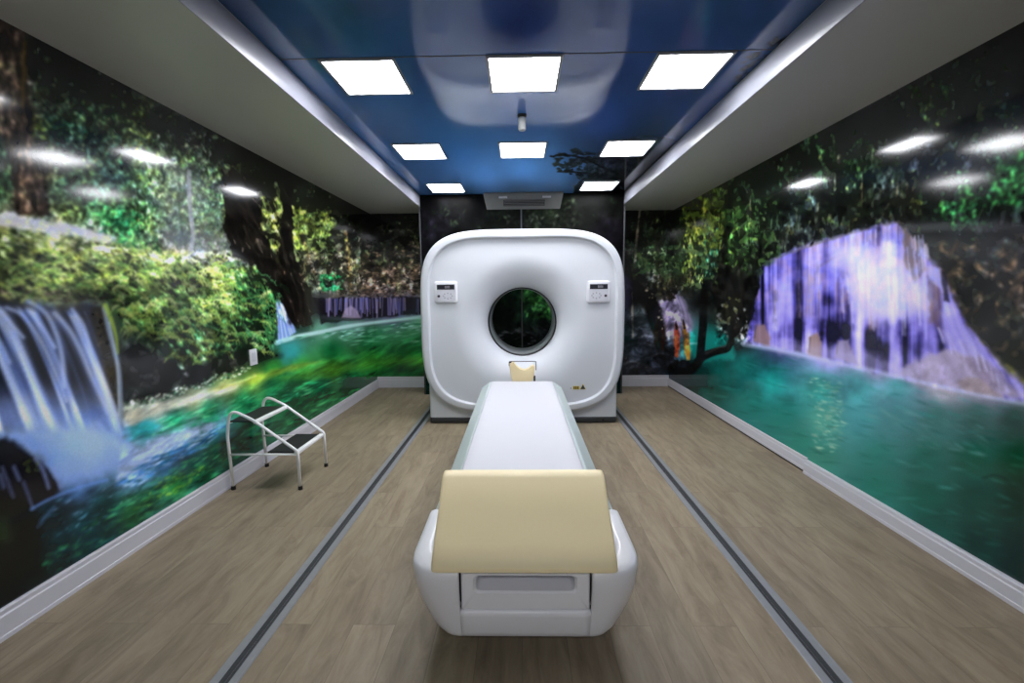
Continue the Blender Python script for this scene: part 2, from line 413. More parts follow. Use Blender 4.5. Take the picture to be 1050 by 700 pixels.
# ---- left picture: jungle bank, waterfall and green river
base(LW, [
 (0,25,40,32,26),(40,60,14,14,14),(80,65,12,14,14),(120,90,14,17,16),(165,118,36,42,34),(200,135,34,38,32),(240,152,26,28,24),(300,188,26,30,22),(345,205,24,26,20),(376,217,14,15,14),(430,220,20,22,16),
 (10,75,62,52,46),(20,130,70,58,48),(60,100,16,20,18),(90,100,16,26,22),(110,120,26,48,38),(60,130,20,40,32),(80,150,28,46,44),(40,170,60,50,40),(5,150,26,44,36),(5,190,30,56,36),
 (140,112,60,72,36),(150,130,62,80,50),(175,128,70,78,66),(200,142,58,66,56),(220,158,36,42,34),(130,160,40,58,50),(150,180,92,122,70),(165,185,108,128,84),(180,185,96,112,92),(196,200,118,124,122),(180,215,92,100,100),(150,215,50,98,56),(130,200,52,80,50),(115,190,48,66,60),
 (215,190,96,130,96),(212,220,84,124,78),(222,245,84,96,88),(205,250,96,98,108),(175,245,84,88,92),(235,215,40,44,40),
 (75,195,34,60,48),(95,215,60,96,60),(110,225,40,110,66),(125,235,36,104,62),(140,240,60,116,64),(70,215,90,110,60),(30,215,80,80,46),
 (20,228,190,190,184),(60,238,184,184,182),(100,240,176,178,164),(5,245,130,142,70),(40,258,140,154,76),(80,262,150,164,82),(120,258,158,170,90),(30,280,110,130,50),(70,280,130,148,62),(110,285,108,132,56),(10,290,70,80,46),(5,298,40,38,30),
 (150,262,150,168,90),(180,270,140,156,84),(150,285,96,122,48),(180,290,116,134,76),(215,266,176,182,150),(225,285,120,132,82),(245,280,110,134,58),(255,295,70,108,52),(270,300,40,84,44),(265,320,30,72,40),(240,315,52,84,48),(215,320,58,86,50),(200,330,44,72,42),(170,310,66,96,48),(145,310,50,74,38),(130,320,30,46,28),
 (160,340,20,34,24),(185,345,26,44,30),(220,345,22,46,30),(250,340,20,44,28),(275,345,16,36,24),
 (140,365,22,22,22),(170,375,24,22,22),(200,385,24,22,22),(240,368,22,26,24),(270,362,20,28,22),(135,395,24,24,24),(160,400,24,24,26),
 (245,180,24,22,18),(240,230,34,30,26),(260,250,26,22,20),(285,230,40,44,26),(300,290,30,26,20),(310,320,32,26,20),(265,190,30,30,22),
 (290,210,100,118,50),(300,240,90,104,46),(315,230,70,84,40),(330,245,60,74,40),(340,230,50,56,40),(350,260,46,42,36),(318,270,60,58,44),(330,285,86,84,72),(360,285,70,64,54),(360,240,28,28,26),(380,250,22,22,20),(400,260,26,25,24),(420,250,20,20,18),(432,250,28,30,22),(390,280,76,62,50),(410,290,112,88,72),(428,285,104,86,72),(345,300,96,88,74),(380,298,96,78,64),
 (300,330,34,30,26),(330,315,26,22,28),(345,318,40,38,62),(375,315,70,64,100),(400,315,96,88,138),(425,315,84,80,130),
 (300,345,60,110,100),(330,338,90,140,120),(360,334,110,160,150),(430,330,100,160,130),
 (300,360,40,130,130),(310,375,50,130,50),(340,360,16,110,56),(380,350,20,104,56),(425,350,34,110,60),(340,378,70,134,36),(380,368,40,126,40),(425,365,24,116,42),(360,392,10,70,40),(400,382,14,88,36),(425,384,14,76,36),
 (280,378,44,130,50),(260,390,110,150,60),(235,396,150,164,90),(200,408,170,176,130),(160,418,190,190,166),(135,424,190,192,176),
 (280,400,18,104,60),(250,412,14,108,62),(215,422,16,120,72),(180,432,30,140,96),(150,440,30,140,150),(330,395,12,66,44),(300,412,8,60,38),(260,435,10,66,50),
 (225,434,100,160,180),(190,446,140,170,206),(160,458,150,176,214),(130,465,150,170,214),(185,465,60,110,160),(230,450,20,80,84),(250,455,8,50,40),
 (140,488,90,130,190),(170,480,40,90,130),(200,475,12,66,62),(220,465,10,70,50),(150,510,16,66,44),(180,495,26,92,36),(135,525,20,74,40),(210,485,12,70,40),(110,520,8,50,50),(90,540,6,46,52),(60,560,6,40,46),(100,555,8,54,58),(40,580,5,24,26),(50,530,6,30,36),
 (5,320,40,46,66),(40,330,60,66,96),(90,325,56,60,84),(20,380,26,28,34),(55,385,44,48,62),(80,370,62,70,96),(105,370,36,30,26),(115,400,34,30,26),(10,400,24,26,30),(50,405,80,98,136),(20,425,60,76,110),(100,420,110,132,178),
 (50,430,112,138,190),(80,445,122,148,200),(100,470,112,142,198),(110,450,140,162,210),(30,445,84,106,154),(60,480,76,110,170),(80,495,70,110,170),(10,440,40,48,66),
 (20,470,18,18,26),(35,485,24,22,32),(45,500,14,14,20),(8,495,70,78,110),(15,520,12,16,14),(5,545,30,46,22),(20,570,8,14,10),(5,600,4,6,6),(30,545,4,10,10)])
grain(LW, 0.42, 26, None)
grain(LW, 0.30, 6, (-200, -50, 440, 330))
# upper forest dapple
up = [(0,20),(100,70),(375,217),(440,219),(440,285),(335,296),(300,215),(210,165),(140,165),(60,215),(0,215)]
leaves(LW, up, 900, [(60,78,44),(40,62,44),(90,100,60),(24,30,24),(10,12,12),(76,80,66),(16,20,16)], (1.0, 3.6), 0.5)
leaves(LW, [(36,70),(120,105),(130,170),(45,175)], 170, [(26,84,56),(20,66,46),(90,110,70),(40,60,46),(110,120,90)], (1.0, 3.4), 0.5)
leaves(LW, [(36,60),(110,85),(225,150),(235,165),(120,118),(36,95)], 160, [(4,6,6),(10,12,12),(30,36,30)], (1.5, 5), 0.5)
stroke(LW, [(34,42),(95,72),(150,102)], 1.3, (70, 72, 66), 0.35)
leaves(LW, [(128,100),(152,110),(160,150),(140,162),(128,130)], 90, [(120,132,48),(96,110,44),(60,80,40),(140,140,70)], (1.2, 3.6), 0.5)
leaves(LW, [(150,108),(215,138),(220,160),(165,150)], 190, [(122,128,116),(90,98,84),(50,56,48),(30,36,28),(140,140,130)], (1, 3.2), 0.4)
# misty clearing
mist = [(138,166),(200,160),(225,175),(232,255),(200,258),(150,245),(135,215)]
leaves(LW, mist, 420, [(120,148,70),(84,140,70),(60,110,60),(150,160,120),(100,108,110),(130,130,136),(44,70,40)], (1.2, 3.8), 0.5)
stroke(LW, [(193,176),(195,215),(198,240),(194,268)], 4.2, (150, 152, 158), 0.85)
stroke(LW, [(192,190),(195,220),(197,245)], 1.4, (190, 190, 196), 0.7)
stroke(LW, [(222,250),(228,268)], 3, (160, 162, 160), 0.6)
leaves(LW, [(205,165),(228,180),(232,240),(212,250)], 170, [(110,170,90),(80,150,80),(140,170,140),(150,170,80),(50,90,54)], (1.2, 4), 0.45)
leaves(LW, [(90,205),(145,215),(170,262),(140,258),(100,240)], 150, [(30,120,66),(24,98,58),(50,140,80),(90,160,90),(18,60,40)], (2, 6), 0.35)
stroke(LW, [(150,205),(156,235),(150,258)], 1.6, (170, 190, 140), 0.6)
leaves(LW, [(142,215),(160,215),(160,262),(142,262)], 40, [(180,200,150),(120,160,100)], (1.5, 4), 0.4)
# left trunk
poly(LW, [(-40,10),(24,22),(30,100),(36,160),(50,220),(14,222),(12,160),(-8,120),(-40,100)], (58,46,38), 3, 0.92, 3)
leaves(LW, [(0,60),(24,60),(36,200),(16,215)], 190, [(112,96,84),(84,70,60),(36,28,24),(140,126,112),(60,50,40)], (1, 4.5), 0.3, (60, 120))
poly(LW, [(34,150),(42,150),(52,222),(38,222)], (34,28,24), 2, 0.8, 1)
stroke(LW, [(25,44),(23,108)], 4.4, (96, 74, 34), 0.85)
stroke(LW, [(0,148),(14,138),(12,128)], 1.4, (130, 120, 104), 0.6)
leaves(LW, [(32,115),(46,118),(46,142),(32,140)], 26, [(130,150,50),(90,116,46)], (1.5, 4), 0.6)
# gap of bright ground above the ferns
poly(LW, [(-20,222),(15,219),(45,226),(80,232),(118,243),(112,250),(80,242),(40,238),(10,232),(-20,230)], (192,192,200), 3, 0.9, 4, 7)
# fern bank
def fsh(x, y):
    top = 222 + 0.17 * max(x, 0); f = (y - top) / 90.0
    cl = float(fbm(np.array([[x * 1.0]]), np.array([[y * 1.3]]), 26.0, 3)[0, 0])
    return max(0.10, 1.12 - 0.62 * max(0, f) ** 1.2) * min(1.3, max(0.12, 0.25 + (cl - 0.34) * 3.4))
fern = [(-30,232),(50,240),(110,250),(165,262),(235,262),(262,275),(284,292),(284,335),(272,362),(225,360),(190,385),(165,352),(128,335),(112,308),(60,305),(20,306),(-30,300)]
leaves(LW, fern, 900, [(26,40,22),(34,54,26),(14,22,14),(40,64,30)], (3, 9), 0.3, (10, 100), (0.5, 0.9))
leaves(LW, fern, 2600, [(160,182,72),(184,196,100),(124,156,60),(96,134,52),(204,212,140),(176,184,66),(70,112,48)], (1.6, 4.8), 0.26, (-35, 70), (0.5, 1.0), fsh)
leaves(LW, [(-30,236),(110,252),(235,266),(230,276),(110,264),(-30,248)], 220, [(206,214,160),(186,200,110),(214,214,190)], (2, 6), 0.3, (-40, 60), (0.5, 0.9))
leaves(LW, [(245,280),(284,296),(284,340),(268,362),(240,350),(235,310)], 520, [(34,90,50),(24,66,38),(66,116,60),(10,30,22),(86,130,70),(12,34,24)], (1.6, 5), 0.25, (30, 100), (0.5, 0.95))
leaves(LW, [(120,312),(165,300),(240,330),(262,362),(215,372),(190,392),(160,360),(125,335)], 380, [(24,56,38),(34,74,48),(14,26,20),(52,80,54),(10,14,12),(10,14,12)], (2.2, 7), 0.22, (35, 80), (0.45, 0.9))
leaves(LW, [(165,250),(240,258),(262,272),(235,276),(200,268)], 200, [(206,200,206),(180,180,176),(160,170,130),(130,130,120)], (1.2, 4), 0.6)
leaves(LW, [(-20,290),(60,296),(112,304),(112,314),(60,308),(-20,308)], 130, [(60,50,40),(34,28,24),(90,80,70),(20,18,18)], (2, 6), 0.35, (-20, 20))
for i in range(26):
    x, y = random.uniform(140, 262), random.uniform(330, 352); l = random.uniform(12, 34)
    stroke(LW, [(x, y), (x + l * 0.35, y + l * 0.5), (x + l * 0.55, y + l)], (2.2, 0.8), random.choice([(30,88,56),(60,100,66),(24,60,44)]), 0.55)
# dark bank under the ferns
poly(LW, [(127,345),(165,365),(200,378),(240,360),(288,364),(260,372),(200,395),(128,416)], (22,21,22), 8, 0.8, 6, 14)
# dark trunks
poly(LW, [(224,170),(262,182),(268,205),(269,232),(280,258),(292,276),(322,332),(296,332),(283,304),(262,274),(238,262),(231,240),(232,215)], (24,21,18), 3, 0.95, 3)
poly(LW, [(288,168),(300,185),(300,230),(302,262),(314,330),(290,300),(284,250),(290,215)], (20,18,16), 2.5, 0.95, 2)
poly(LW, [(282,268),(306,270),(318,300),(320,334),(300,332)], (30,25,20), 3, 0.95, 3)
leaves(LW, [(284,272),(306,274),(318,330),(298,330)], 110, [(60,50,40),(44,36,28),(16,13,11)], (2, 5), 0.3, (50, 80))
for a in ([(246,232),(254,250),(262,262)], [(252,188),(256,215),(266,240)], [(218,170),(221,198)], [(240,268),(250,250)], [(262,246),(268,258)]):
    stroke(LW, a, (2.2, 0.8), (86, 80, 70), 0.4, 2.0)
stroke(LW, [(283,210),(285,270),(292,300)], 3, (52, 44, 30), 0.8)
leaves(LW, [(270,200),(286,205),(284,262),(272,245)], 90, [(140,156,60),(110,130,56),(170,170,120),(60,76,30)], (1.2, 3.6), 0.5)
leaves(LW, [(300,200),(312,215),(306,258),(300,240)], 70, [(150,166,60),(110,130,46),(70,90,34)], (1.2, 3.6), 0.6)
leaves(LW, [(330,215),(341,222),(338,248),(328,240)], 60, [(120,140,60),(90,110,46)], (1.2, 3.2), 0.6)
stroke(LW, [(309,240),(316,262),(324,284)], 3.4, (72, 58, 40), 0.8)
stroke(LW, [(354,238),(358,262),(360,300)], 3.2, (92, 76, 44), 0.9)
leaves(LW, [(305,255),(370,262),(375,302),(330,302)], 200, [(110,104,90),(70,66,54),(140,132,116),(40,36,30)], (1, 3.2), 0.5)
leaves(LW, [(328,282),(352,280),(352,298),(330,298)], 90, [(26,120,66),(36,140,84),(16,80,46)], (1.5, 4), 0.4)
leaves(LW, [(372,286),(395,276),(436,272),(436,304),(372,304)], 330, [(150,122,104),(110,86,72),(60,46,38),(180,156,136),(36,28,24)], (1.0, 3.2), 0.35, (-40, 40))
leaves(LW, [(340,232),(436,240),(436,275),(372,280)], 150, [(56,54,50),(80,78,72),(12,12,12),(34,36,30)], (1, 3), 0.4)
poly(LW, [(372,218),(405,219),(405,240),(390,270),(372,262)], (16,17,16), 8, 0.6, 5)
# back fall and its foam
poly(LW, [(322,306),(440,304),(440,322),(380,326),(330,332)], (28,24,30), 2, 0.9, 2)
for i in range(80):
    x = random.uniform(334, 438); 
    if 416 < x < 428: continue
    y0 = 305 + random.uniform(0, 2); l = random.uniform(10, 19)
    stroke(LW, [(x, y0), (x + random.uniform(-1, 1), y0 + l)], random.uniform(0.8, 2), random.choice([(120,112,180),(150,140,200),(90,96,170),(176,160,200),(60,60,110)]), 0.5, 1.0)
poly(LW, [(350,326),(354,316),(360,313),(366,318),(370,326)], (168,150,176), 2, 0.7, 1)
# small side fall
poly(LW, [(283,306),(290,312),(304,340),(286,350)], (128,152,224), 2, 0.9, 1)
for i in range(9): stroke(LW, [(284 + i * 0.6, 308 + i * 0.6), (286 + i * 2.0, 350 - i * 1.1)], 1.0, random.choice([(190,204,244),(90,120,210),(150,170,236)]), 0.6)
stroke(LW, [(284,351),(305,345),(330,340),(365,333),(440,324)], (5, 3), (180, 214, 214), 0.85, 2)
leaves(LW, [(300,345),(440,328),(440,338),(330,350)], 90, [(150,200,190),(90,150,120),(40,110,80)], (2, 7), 0.22, (-20, 0))
leaves(LW, [(350,346),(440,338),(440,350),(360,354)], 70, [(110,170,140),(60,130,90)], (3, 8), 0.2, (-14, -2), (0.3, 0.6))
poly(LW, [(286,352),(304,348),(301,364),(291,372)], (50,140,150), 8, 0.45, 4)
# river glints and bands
poly(LW, [(127,424),(165,412),(205,402),(240,391),(262,385),(240,400),(200,413),(160,424),(127,438)], (206,204,184), 4, 0.75, 3, 10)
poly(LW, [(215,400),(262,384),(300,373),(330,370),(300,380),(258,394)], (160,172,50), 5, 0.55, 3, 10)
poly(LW, [(290,388),(330,375),(400,366),(436,364),(436,374),(380,376),(320,388)], (84,146,40), 7, 0.5, 3, 12)
leaves(LW, [(128,412),(180,398),(240,378),(262,374),(240,388),(180,406),(128,422)], 170, [(226,232,216),(170,200,170),(60,120,80),(30,50,36)], (1, 3), 0.45, (-30, 0), (0.5, 0.95))
leaves(LW, [(130,440),(220,415),(300,395),(380,380),(330,400),(225,432),(150,448)], 220, [(20,140,84),(40,160,110),(10,90,54),(90,180,120)], (2.5, 8), 0.16, (-28, -8), (0.3, 0.7))
poly(LW, [(122,470),(150,456),(190,441),(228,430),(222,438),(190,452),(165,468),(140,486),(118,494)], (164,184,224), 4, 0.8, 5, 9)
leaves(LW, [(118,498),(150,470),(200,448),(232,436),(215,456),(175,476),(140,498)], 200, [(90,140,210),(50,110,180),(170,196,230),(20,80,130),(14,60,80)], (3, 9), 0.15, (-35, -15), (0.4, 0.9))
poly(LW, [(124,440),(150,432),(166,436),(140,450),(125,455)], (40,160,168), 4, 0.6, 3)
leaves(LW, [(60,560),(140,500),(225,455),(300,415),(390,385),(300,440),(200,500),(80,575),(0,612),(30,570)], 650, [(14,90,50),(24,110,60),(6,44,36),(40,130,70),(4,30,28),(60,150,90)], (2.5, 8), 0.18, (-38, -12), (0.25, 0.65))
leaves(LW, [(135,525),(165,490),(215,475),(190,500),(150,520)], 90, [(90,150,40),(60,130,40),(120,160,50)], (1.5, 5), 0.3, (-38, -10), (0.3, 0.7))
leaves(LW, [(35,505),(110,490),(130,510),(80,560),(40,570)], 60, [(50,110,140),(110,150,180),(20,80,96)], (2, 7), 0.2, (-45, -20), (0.3, 0.8))
stroke(LW, [(38,540),(48,528),(56,520)], 4, (70, 110, 160), 0.6, 3)
poly(LW, [(-40,500),(20,508),(36,522),(40,560),(48,590),(-40,625)], (8,12,9), 6, 0.85, 5)
poly(LW, [(-20,535),(8,530),(12,555),(-10,565)], (38,56,26), 8, 0.6, 5)
# near waterfall
poly(LW, [(-30,312),(20,310),(60,314),(108,312),(120,345),(128,400),(126,440),(-30,446)], (30,30,36), 5, 0.7, 4)
poly(LW, [(93,314),(108,314),(118,360),(122,424),(108,400),(97,350)], (38,33,26), 3, 0.85, 2)
leaves(LW, [(95,320),(108,318),(120,420),(104,380)], 80, [(60,52,38),(44,40,30),(20,18,16)], (2, 5), 0.5)
poly(LW, [(-30,440),(0,420),(20,406),(50,396),(80,402),(112,418),(128,440),(136,470),(104,490),(64,500),(44,474),(20,458),(-30,450)], (112,140,194), 14, 0.85, 8, 20)
poly(LW, [(30,432),(80,425),(120,440),(130,465),(90,478),(50,460)], (140,166,214), 22, 0.6, 8, 16)
FOAM = [(10,446),(40,432),(85,428),(118,438),(132,466),(102,484),(66,492),(50,470),(28,452)]
veil = [(-30,312),(20,312),(60,316),(88,318),(100,345),(112,385),(124,425),(126,446),(-30,446)]
for c in LW:
    w = c.window(-34, 306, 130, 450)
    if w is None: continue
    X, Y = c.X[w], c.Y[w]
    t = np.clip((Y - 312) / 100.0, 0, 1.6); U = X - 47 * t ** 0.8
    n1 = fbm(U * 1.0, Y * 0.05, 9.5, 2); n2 = fbm(U + 300, Y * 0.06, 4.5, 2)
    q = np.clip((n1 - 0.50) * 4.8, 0, 1) * 0.75 + np.clip((n2 - 0.5) * 4, 0, 1) * 0.5 * np.clip((n1 - 0.3) * 3, 0, 1)
    q = q + np.exp(-((Y - 430) / 26.0) ** 2) * 0.5
    edge = np.clip(pip(X, Y, veil) / 7.0, 0, 1)
    q = np.clip(q, 0, 1.3)[..., None]
    ramp = np.where(q < 0.5, np.array([26, 28, 36]) + (np.array([84, 102, 154]) - np.array([26, 28, 36])) * q * 2, np.array([84, 102, 154]) + (np.array([176, 192, 230]) - np.array([84, 102, 154])) * (q - 0.5) * 2)
    mk = (edge * 0.92)[..., None]
    c.C[w] = c.C[w] * (1 - mk) + ramp * mk
strands = [([(-1,315),(11,330),(23,358),(36,390),(46,413)],6.5),([(6,315),(23,323),(38,343),(53,373),(68,411)],6),([(28,308),(47,321),(58,343),(64,368),(66,396)],9),
 ([(56,321),(71,338),(83,360),(94,386),(111,422)],10),([(74,317),(86,334),(94,364),(101,390),(118,426)],7),([(-4,362),(4,380),(12,398),(20,414)],5.5),([(28,318),(43,335),(56,356)],5),([(-2,318),(10,330),(24,346)],4.5),([(-14,330),(0,350),(10,372)],5)]
for pts, wd in strands:
    stroke(LW, pts, (wd * 0.7, wd), (112, 130, 186), 0.42, wd * 0.9)
    stroke(LW, pts, (wd * 0.3, wd * 0.5), (176, 192, 232), 0.65, wd * 0.45)
stroke(LW, [(107,316),(113,343),(121,375),(123,400),(124,432)], (5, 5), (128, 146, 170), 0.7, 3)
stroke(LW, [(108,313),(114,328),(119,345),(121,362)], (5, 2), (130, 154, 54), 0.8, 2.5)
stroke(LW, [(112,330),(120,372),(122,425)], 1.6, (190, 198, 206), 0.45, 1.6)
for i in range(60):
    x, y = random.uniform(10, 118), random.uniform(415, 478); l = random.uniform(10, 26); k = random.uniform(0.5, 1.0)
    stroke(LW, [(x, y), (x + l * k * 0.6, y + l * 0.5), (x + l * k, y + l)], random.uniform(2, 5), random.choice([(160,182,224),(130,156,208),(84,114,174),(100,130,190)]), 0.22, 5)
poly(LW, FOAM, (128,158,212), 18, 0.65, 6, 16)
poly(LW, [(60,440),(100,436),(118,455),(90,470),(68,460)], (156,182,226), 16, 0.55, 6, 14)
poly(LW, [(-30,452),(6,448),(30,466),(44,476),(64,502),(40,520),(20,512),(-30,505)], (15,15,22), 5, 0.9, 4)
for pts in ([(2,478),(8,494),(14,510)], [(0,486),(4,500)], [(24,494),(30,510),(34,522)], [(36,470),(44,482),(50,500)], [(54,480),(62,500)], [(14,478),(20,492)]):
    stroke(LW, pts, random.uniform(2, 4.5), (120, 136, 190), 0.6, 2)
leaves(LW, [(24,470),(40,474),(40,486),(26,484)], 16, [(90,110,40),(60,80,34)], (1.5, 3), 0.6)
stroke(LW, [(32,522),(50,512),(80,500),(110,492)], 3, (90, 130, 200), 0.7, 2)

# speckle over the leaves, bark and soil of the left picture
allup = [(-40,10),(380,217),(440,217),(440,300),(372,302),(320,300),(262,270),(215,262),(160,258),(118,242),(60,228),(-40,220)]
dapple(LW, allup, 8, 0.53, 9, [(56,84,44),(90,104,54),(34,62,44),(110,116,70)], 0.32)
dapple(LW, [(128,150),(235,170),(232,258),(150,250)], 7, 0.48, 8, [(130,160,96),(100,150,80),(156,170,150),(84,120,70)], 0.55, seed=1)
dapple(LW, [(128,150),(235,170),(232,258),(150,250)], 6, 0.56, 9, [(40,62,40),(60,66,66)], 0.6, seed=2)
dapple(LW, [(265,195),(345,215),(340,262),(270,262)], 6, 0.52, 9, [(130,146,60),(96,116,50),(150,156,100)], 0.5, seed=3)
dapple(LW, [(375,250),(440,245),(440,303),(375,300)], 5, 0.50, 8, [(150,124,104),(104,84,70),(60,48,40)], 0.5, sx=1.8, seed=4)
tex(LW, allup, 4.2, 1.6, hue=0.25)
tex(LW, [(-40,10),(380,217),(300,215),(210,165),(130,120),(40,90),(-40,60)], 9, 1.3, seed=9)
poly(LW, [(165,172),(205,168),(222,200),(226,250),(195,258),(168,245),(160,205)], (116,124,122), 22, 0.42, 8, 14)
poly(LW, [(168,232),(232,240),(230,258),(170,256)], (96,98,106), 8, 0.45, 5, 10)
poly(LW, [(-40,10),(380,215),(440,217),(440,226),(372,232),(300,205),(215,160),(130,118),(40,76),(-40,40)], (10,12,11), 14, 0.55, 8, 16)
poly(LW, [(224,168),(262,184),(267,205),(268,232),(279,258),(292,280),(320,330),(298,331),(284,302),(262,273),(240,261),(232,238),(231,212)], (21,18,16), 4, 0.86, 3)
poly(LW, [(288,168),(300,185),(300,230),(303,262),(312,310),(294,290),(286,250),(290,215)], (18,16,14), 3, 0.85, 2)
for a in ([(250,232),(258,250),(266,262)], [(244,268),(252,250)], [(264,246),(270,262)], [(298,280),(306,300)]): stroke(LW, a, (2.4, 1.0), (84, 76, 66), 0.5, 2.0)
poly(LW, [(-40,20),(22,30),(30,100),(37,160),(49,218),(15,218),(10,160),(-8,120),(-40,100)], (54,43,36), 4, 0.6, 4)
tex(LW, [(-40,20),(22,30),(49,218),(15,218),(-40,110)], 6, 1.6, sx=0.7, sy=2.0, seed=8)
stroke(LW, [(25,44),(23,108)], 4.2, (88, 68, 32), 0.7)
stroke(LW, [(194,176),(195,215),(198,240),(194,268)], 4.2, (146, 148, 156), 0.7, 2)
poly(LW, [(-20,221),(15,219),(45,226),(80,232),(116,242),(110,248),(80,241),(40,236),(10,230),(-20,228)], (176,176,188), 4, 0.75, 4, 7)
tex(LW, fern, 10, 1.4, sx=1.2, hue=0.15, soft=4)
tex(LW, fern, 3.6, 1.35, sx=1.7, sy=0.8, rot=32, soft=4, seed=3)
nf = 0
while nf < 620:
    x, y = random.uniform(-25, 284), random.uniform(228, 372)
    if not inpoly(x, y, fern): continue
    nf += 1
    k = fsh(x, y); l = random.uniform(6, 15); d = random.choice([1, 1, -1]); dr = random.uniform(0.3, 0.9)
    col = np.array(random.choice([(190,206,104),(164,190,84),(204,214,140),(120,160,70),(92,140,66)]), float) * min(1.1, 0.35 + 0.7 * k)
    if x > 235 and random.random() < 0.6: col = np.array((60, 124, 70), float) * min(1.1, 0.4 + 0.7 * k)
    p0, p1, p2 = (x, y), (x + d * l * 0.6, y - l * 0.12 + l * dr * 0.25), (x + d * l, y + l * dr)
    stroke(LW, [p0, p1, p2], (1.5, 0.6), col, random.uniform(0.45, 0.85), 1.0)
    for j in range(3):
        f = 0.25 + 0.25 * j; bx_, by_ = x + d * l * f, y + l * dr * f * f
        stroke(LW, [(bx_, by_), (bx_ + d * 1.6, by_ + 2.6)], 0.8, col * 0.85, 0.5, 0.9, False)
        stroke(LW, [(bx_, by_), (bx_ + d * 1.8, by_ - 2.0)], 0.8, col * 1.05, 0.5, 0.9, False)
leaves(LW, [(-30,224),(30,222),(110,244),(170,256),(240,262),(236,268),(110,254),(-30,236)], 120, [(206,216,150),(180,200,110),(214,216,196)], (2, 5), 0.25, (-70, 40), (0.5, 0.9))
tex(LW, [(127,345),(288,352),(262,372),(200,396),(128,416)], 8, 1.6, seed=5)
tex(LW, [(224,170),(262,182),(300,185),(320,334),(296,334),(238,262)], 6, 1.6, sx=0.6, sy=2.2, rot=-25, seed=6)
tex(LW, [(130,420),(262,384),(440,340),(440,395),(300,450),(200,505),(40,600),(40,520),(120,490)], 7, 0.55, sx=2.6, sy=0.7, rot=-24, soft=5)

# ---- right picture: turquoise pool under a wide lavender cascade
base(RW, [
 (1050,25,8,10,9),(960,60,8,10,9),(880,105,10,12,11),(800,150,14,18,14),(720,205,70,84,30),(690,222,20,24,18),(645,222,12,14,12),
 (1040,80,8,10,10),(980,95,12,20,14),(940,95,14,22,14),(920,125,12,18,14),(1000,120,10,13,12),(1040,130,10,16,14),(860,150,22,34,20),(840,165,22,36,22),(880,175,20,32,20),(800,180,18,30,20),(770,190,20,34,20),(820,195,22,30,32),(790,215,20,30,20),(860,205,12,20,16),(880,215,22,28,16),(940,160,28,30,34),(1000,170,24,26,32),(1000,200,18,30,22),(1035,185,30,70,34),(1045,170,32,80,38),(960,190,24,26,24),(940,205,20,30,20),(960,225,16,32,22),(990,240,14,20,18),(1030,235,24,24,28),(1000,260,24,24,26),(1040,270,22,22,24),(970,250,20,24,20),(970,290,40,32,26),(1000,295,38,31,26),(1040,300,36,30,26),
 (655,245,14,18,14),(680,240,18,24,18),(700,225,44,54,22),(720,235,84,100,30),(735,245,54,66,28),(715,260,44,58,36),(745,240,26,40,24),(760,230,44,76,34),(775,235,30,40,24),(660,270,26,38,24),(685,268,24,40,22),(700,275,50,64,28),(720,270,28,46,36),(745,270,16,20,14),(765,270,40,56,24),(780,262,16,22,16),(650,300,13,13,13),(665,282,38,46,32),(675,290,14,14,13),(700,285,40,44,28),(725,295,22,22,22),(720,310,16,16,16),(750,300,14,14,14),(765,300,14,15,13),(740,325,40,42,34),(765,340,20,20,20),
 (640,350,20,22,30),(655,345,40,42,48),(655,360,46,50,60),(670,375,26,32,44),(690,378,26,40,56),(640,378,20,24,34),
 (725,345,14,110,100),(715,350,20,120,110),(760,350,30,40,40),
 (720,385,10,70,62),(740,380,16,104,96),(760,375,18,112,106),(790,390,22,124,120),(730,400,14,86,76),(770,410,16,108,100),(800,430,20,108,100),(840,400,52,140,134),(845,430,70,138,124),(880,400,60,140,146),(880,430,62,128,134),(840,470,44,112,98),(820,455,30,110,98),
 (920,400,70,134,142),(920,430,64,118,122),(960,430,56,100,98),(1000,430,50,84,80),(1040,430,38,64,58),(900,470,34,108,100),(950,470,28,92,82),(1000,470,18,80,64),(1045,470,12,66,42),(900,500,24,100,88),(950,510,16,84,72),(1000,510,10,68,58),(1045,510,6,46,34),(960,545,12,74,66),(1000,560,6,54,48),(1045,570,4,42,40),(1045,600,4,40,38),
 (690,315,110,104,128),(700,335,120,112,140),
 (800,285,108,96,170),(820,270,126,112,176),(860,260,180,176,222),(900,245,120,108,160),(920,260,150,142,196),(880,290,206,202,240),(850,300,170,160,214),(910,300,186,180,226),(940,290,180,174,220),(800,320,100,92,170),(830,320,86,74,130),(860,330,100,90,160),(890,340,140,128,188),(920,340,96,86,150),(950,340,120,112,176),(970,345,140,134,196),(780,330,60,64,140),(800,350,80,76,140),(850,365,130,122,176),(900,375,120,114,150),(950,380,140,132,168),(990,370,150,142,176),(1010,395,130,116,140),(1035,395,128,116,158),(970,395,150,138,152),
 (960,250,60,52,54),(950,270,90,84,110),(980,300,60,52,60),(1000,330,50,42,34),(1030,320,48,42,32),(1045,345,130,124,134),(1040,365,70,70,30),(1015,355,60,54,44)])
grain(RW, 0.34, 22, (630, 0, 1200, 420))
grain(RW, 0.28, 6, (630, 0, 1200, 300))
grain(RW, 0.10, 14, (630, 360, 1200, 640), sx=3)
leaves(RW, [(700,215),(1060,20),(1060,230),(960,235),(925,226),(860,242),(790,265),(770,290),(640,290),(640,222)], 900, [(30,46,26),(22,34,22),(44,62,34),(6,8,8),(12,16,12),(60,72,40),(8,10,9)], (1.2, 4.5), 0.4)
leaves(RW, [(800,150),(890,110),(900,180),(820,205),(790,185)], 200, [(36,66,34),(26,50,28),(52,80,44),(10,14,10)], (1.2, 4), 0.45)
leaves(RW, [(930,85),(965,85),(990,125),(945,130)], 60, [(46,66,28),(70,84,40),(24,40,20)], (1.5, 4), 0.4)
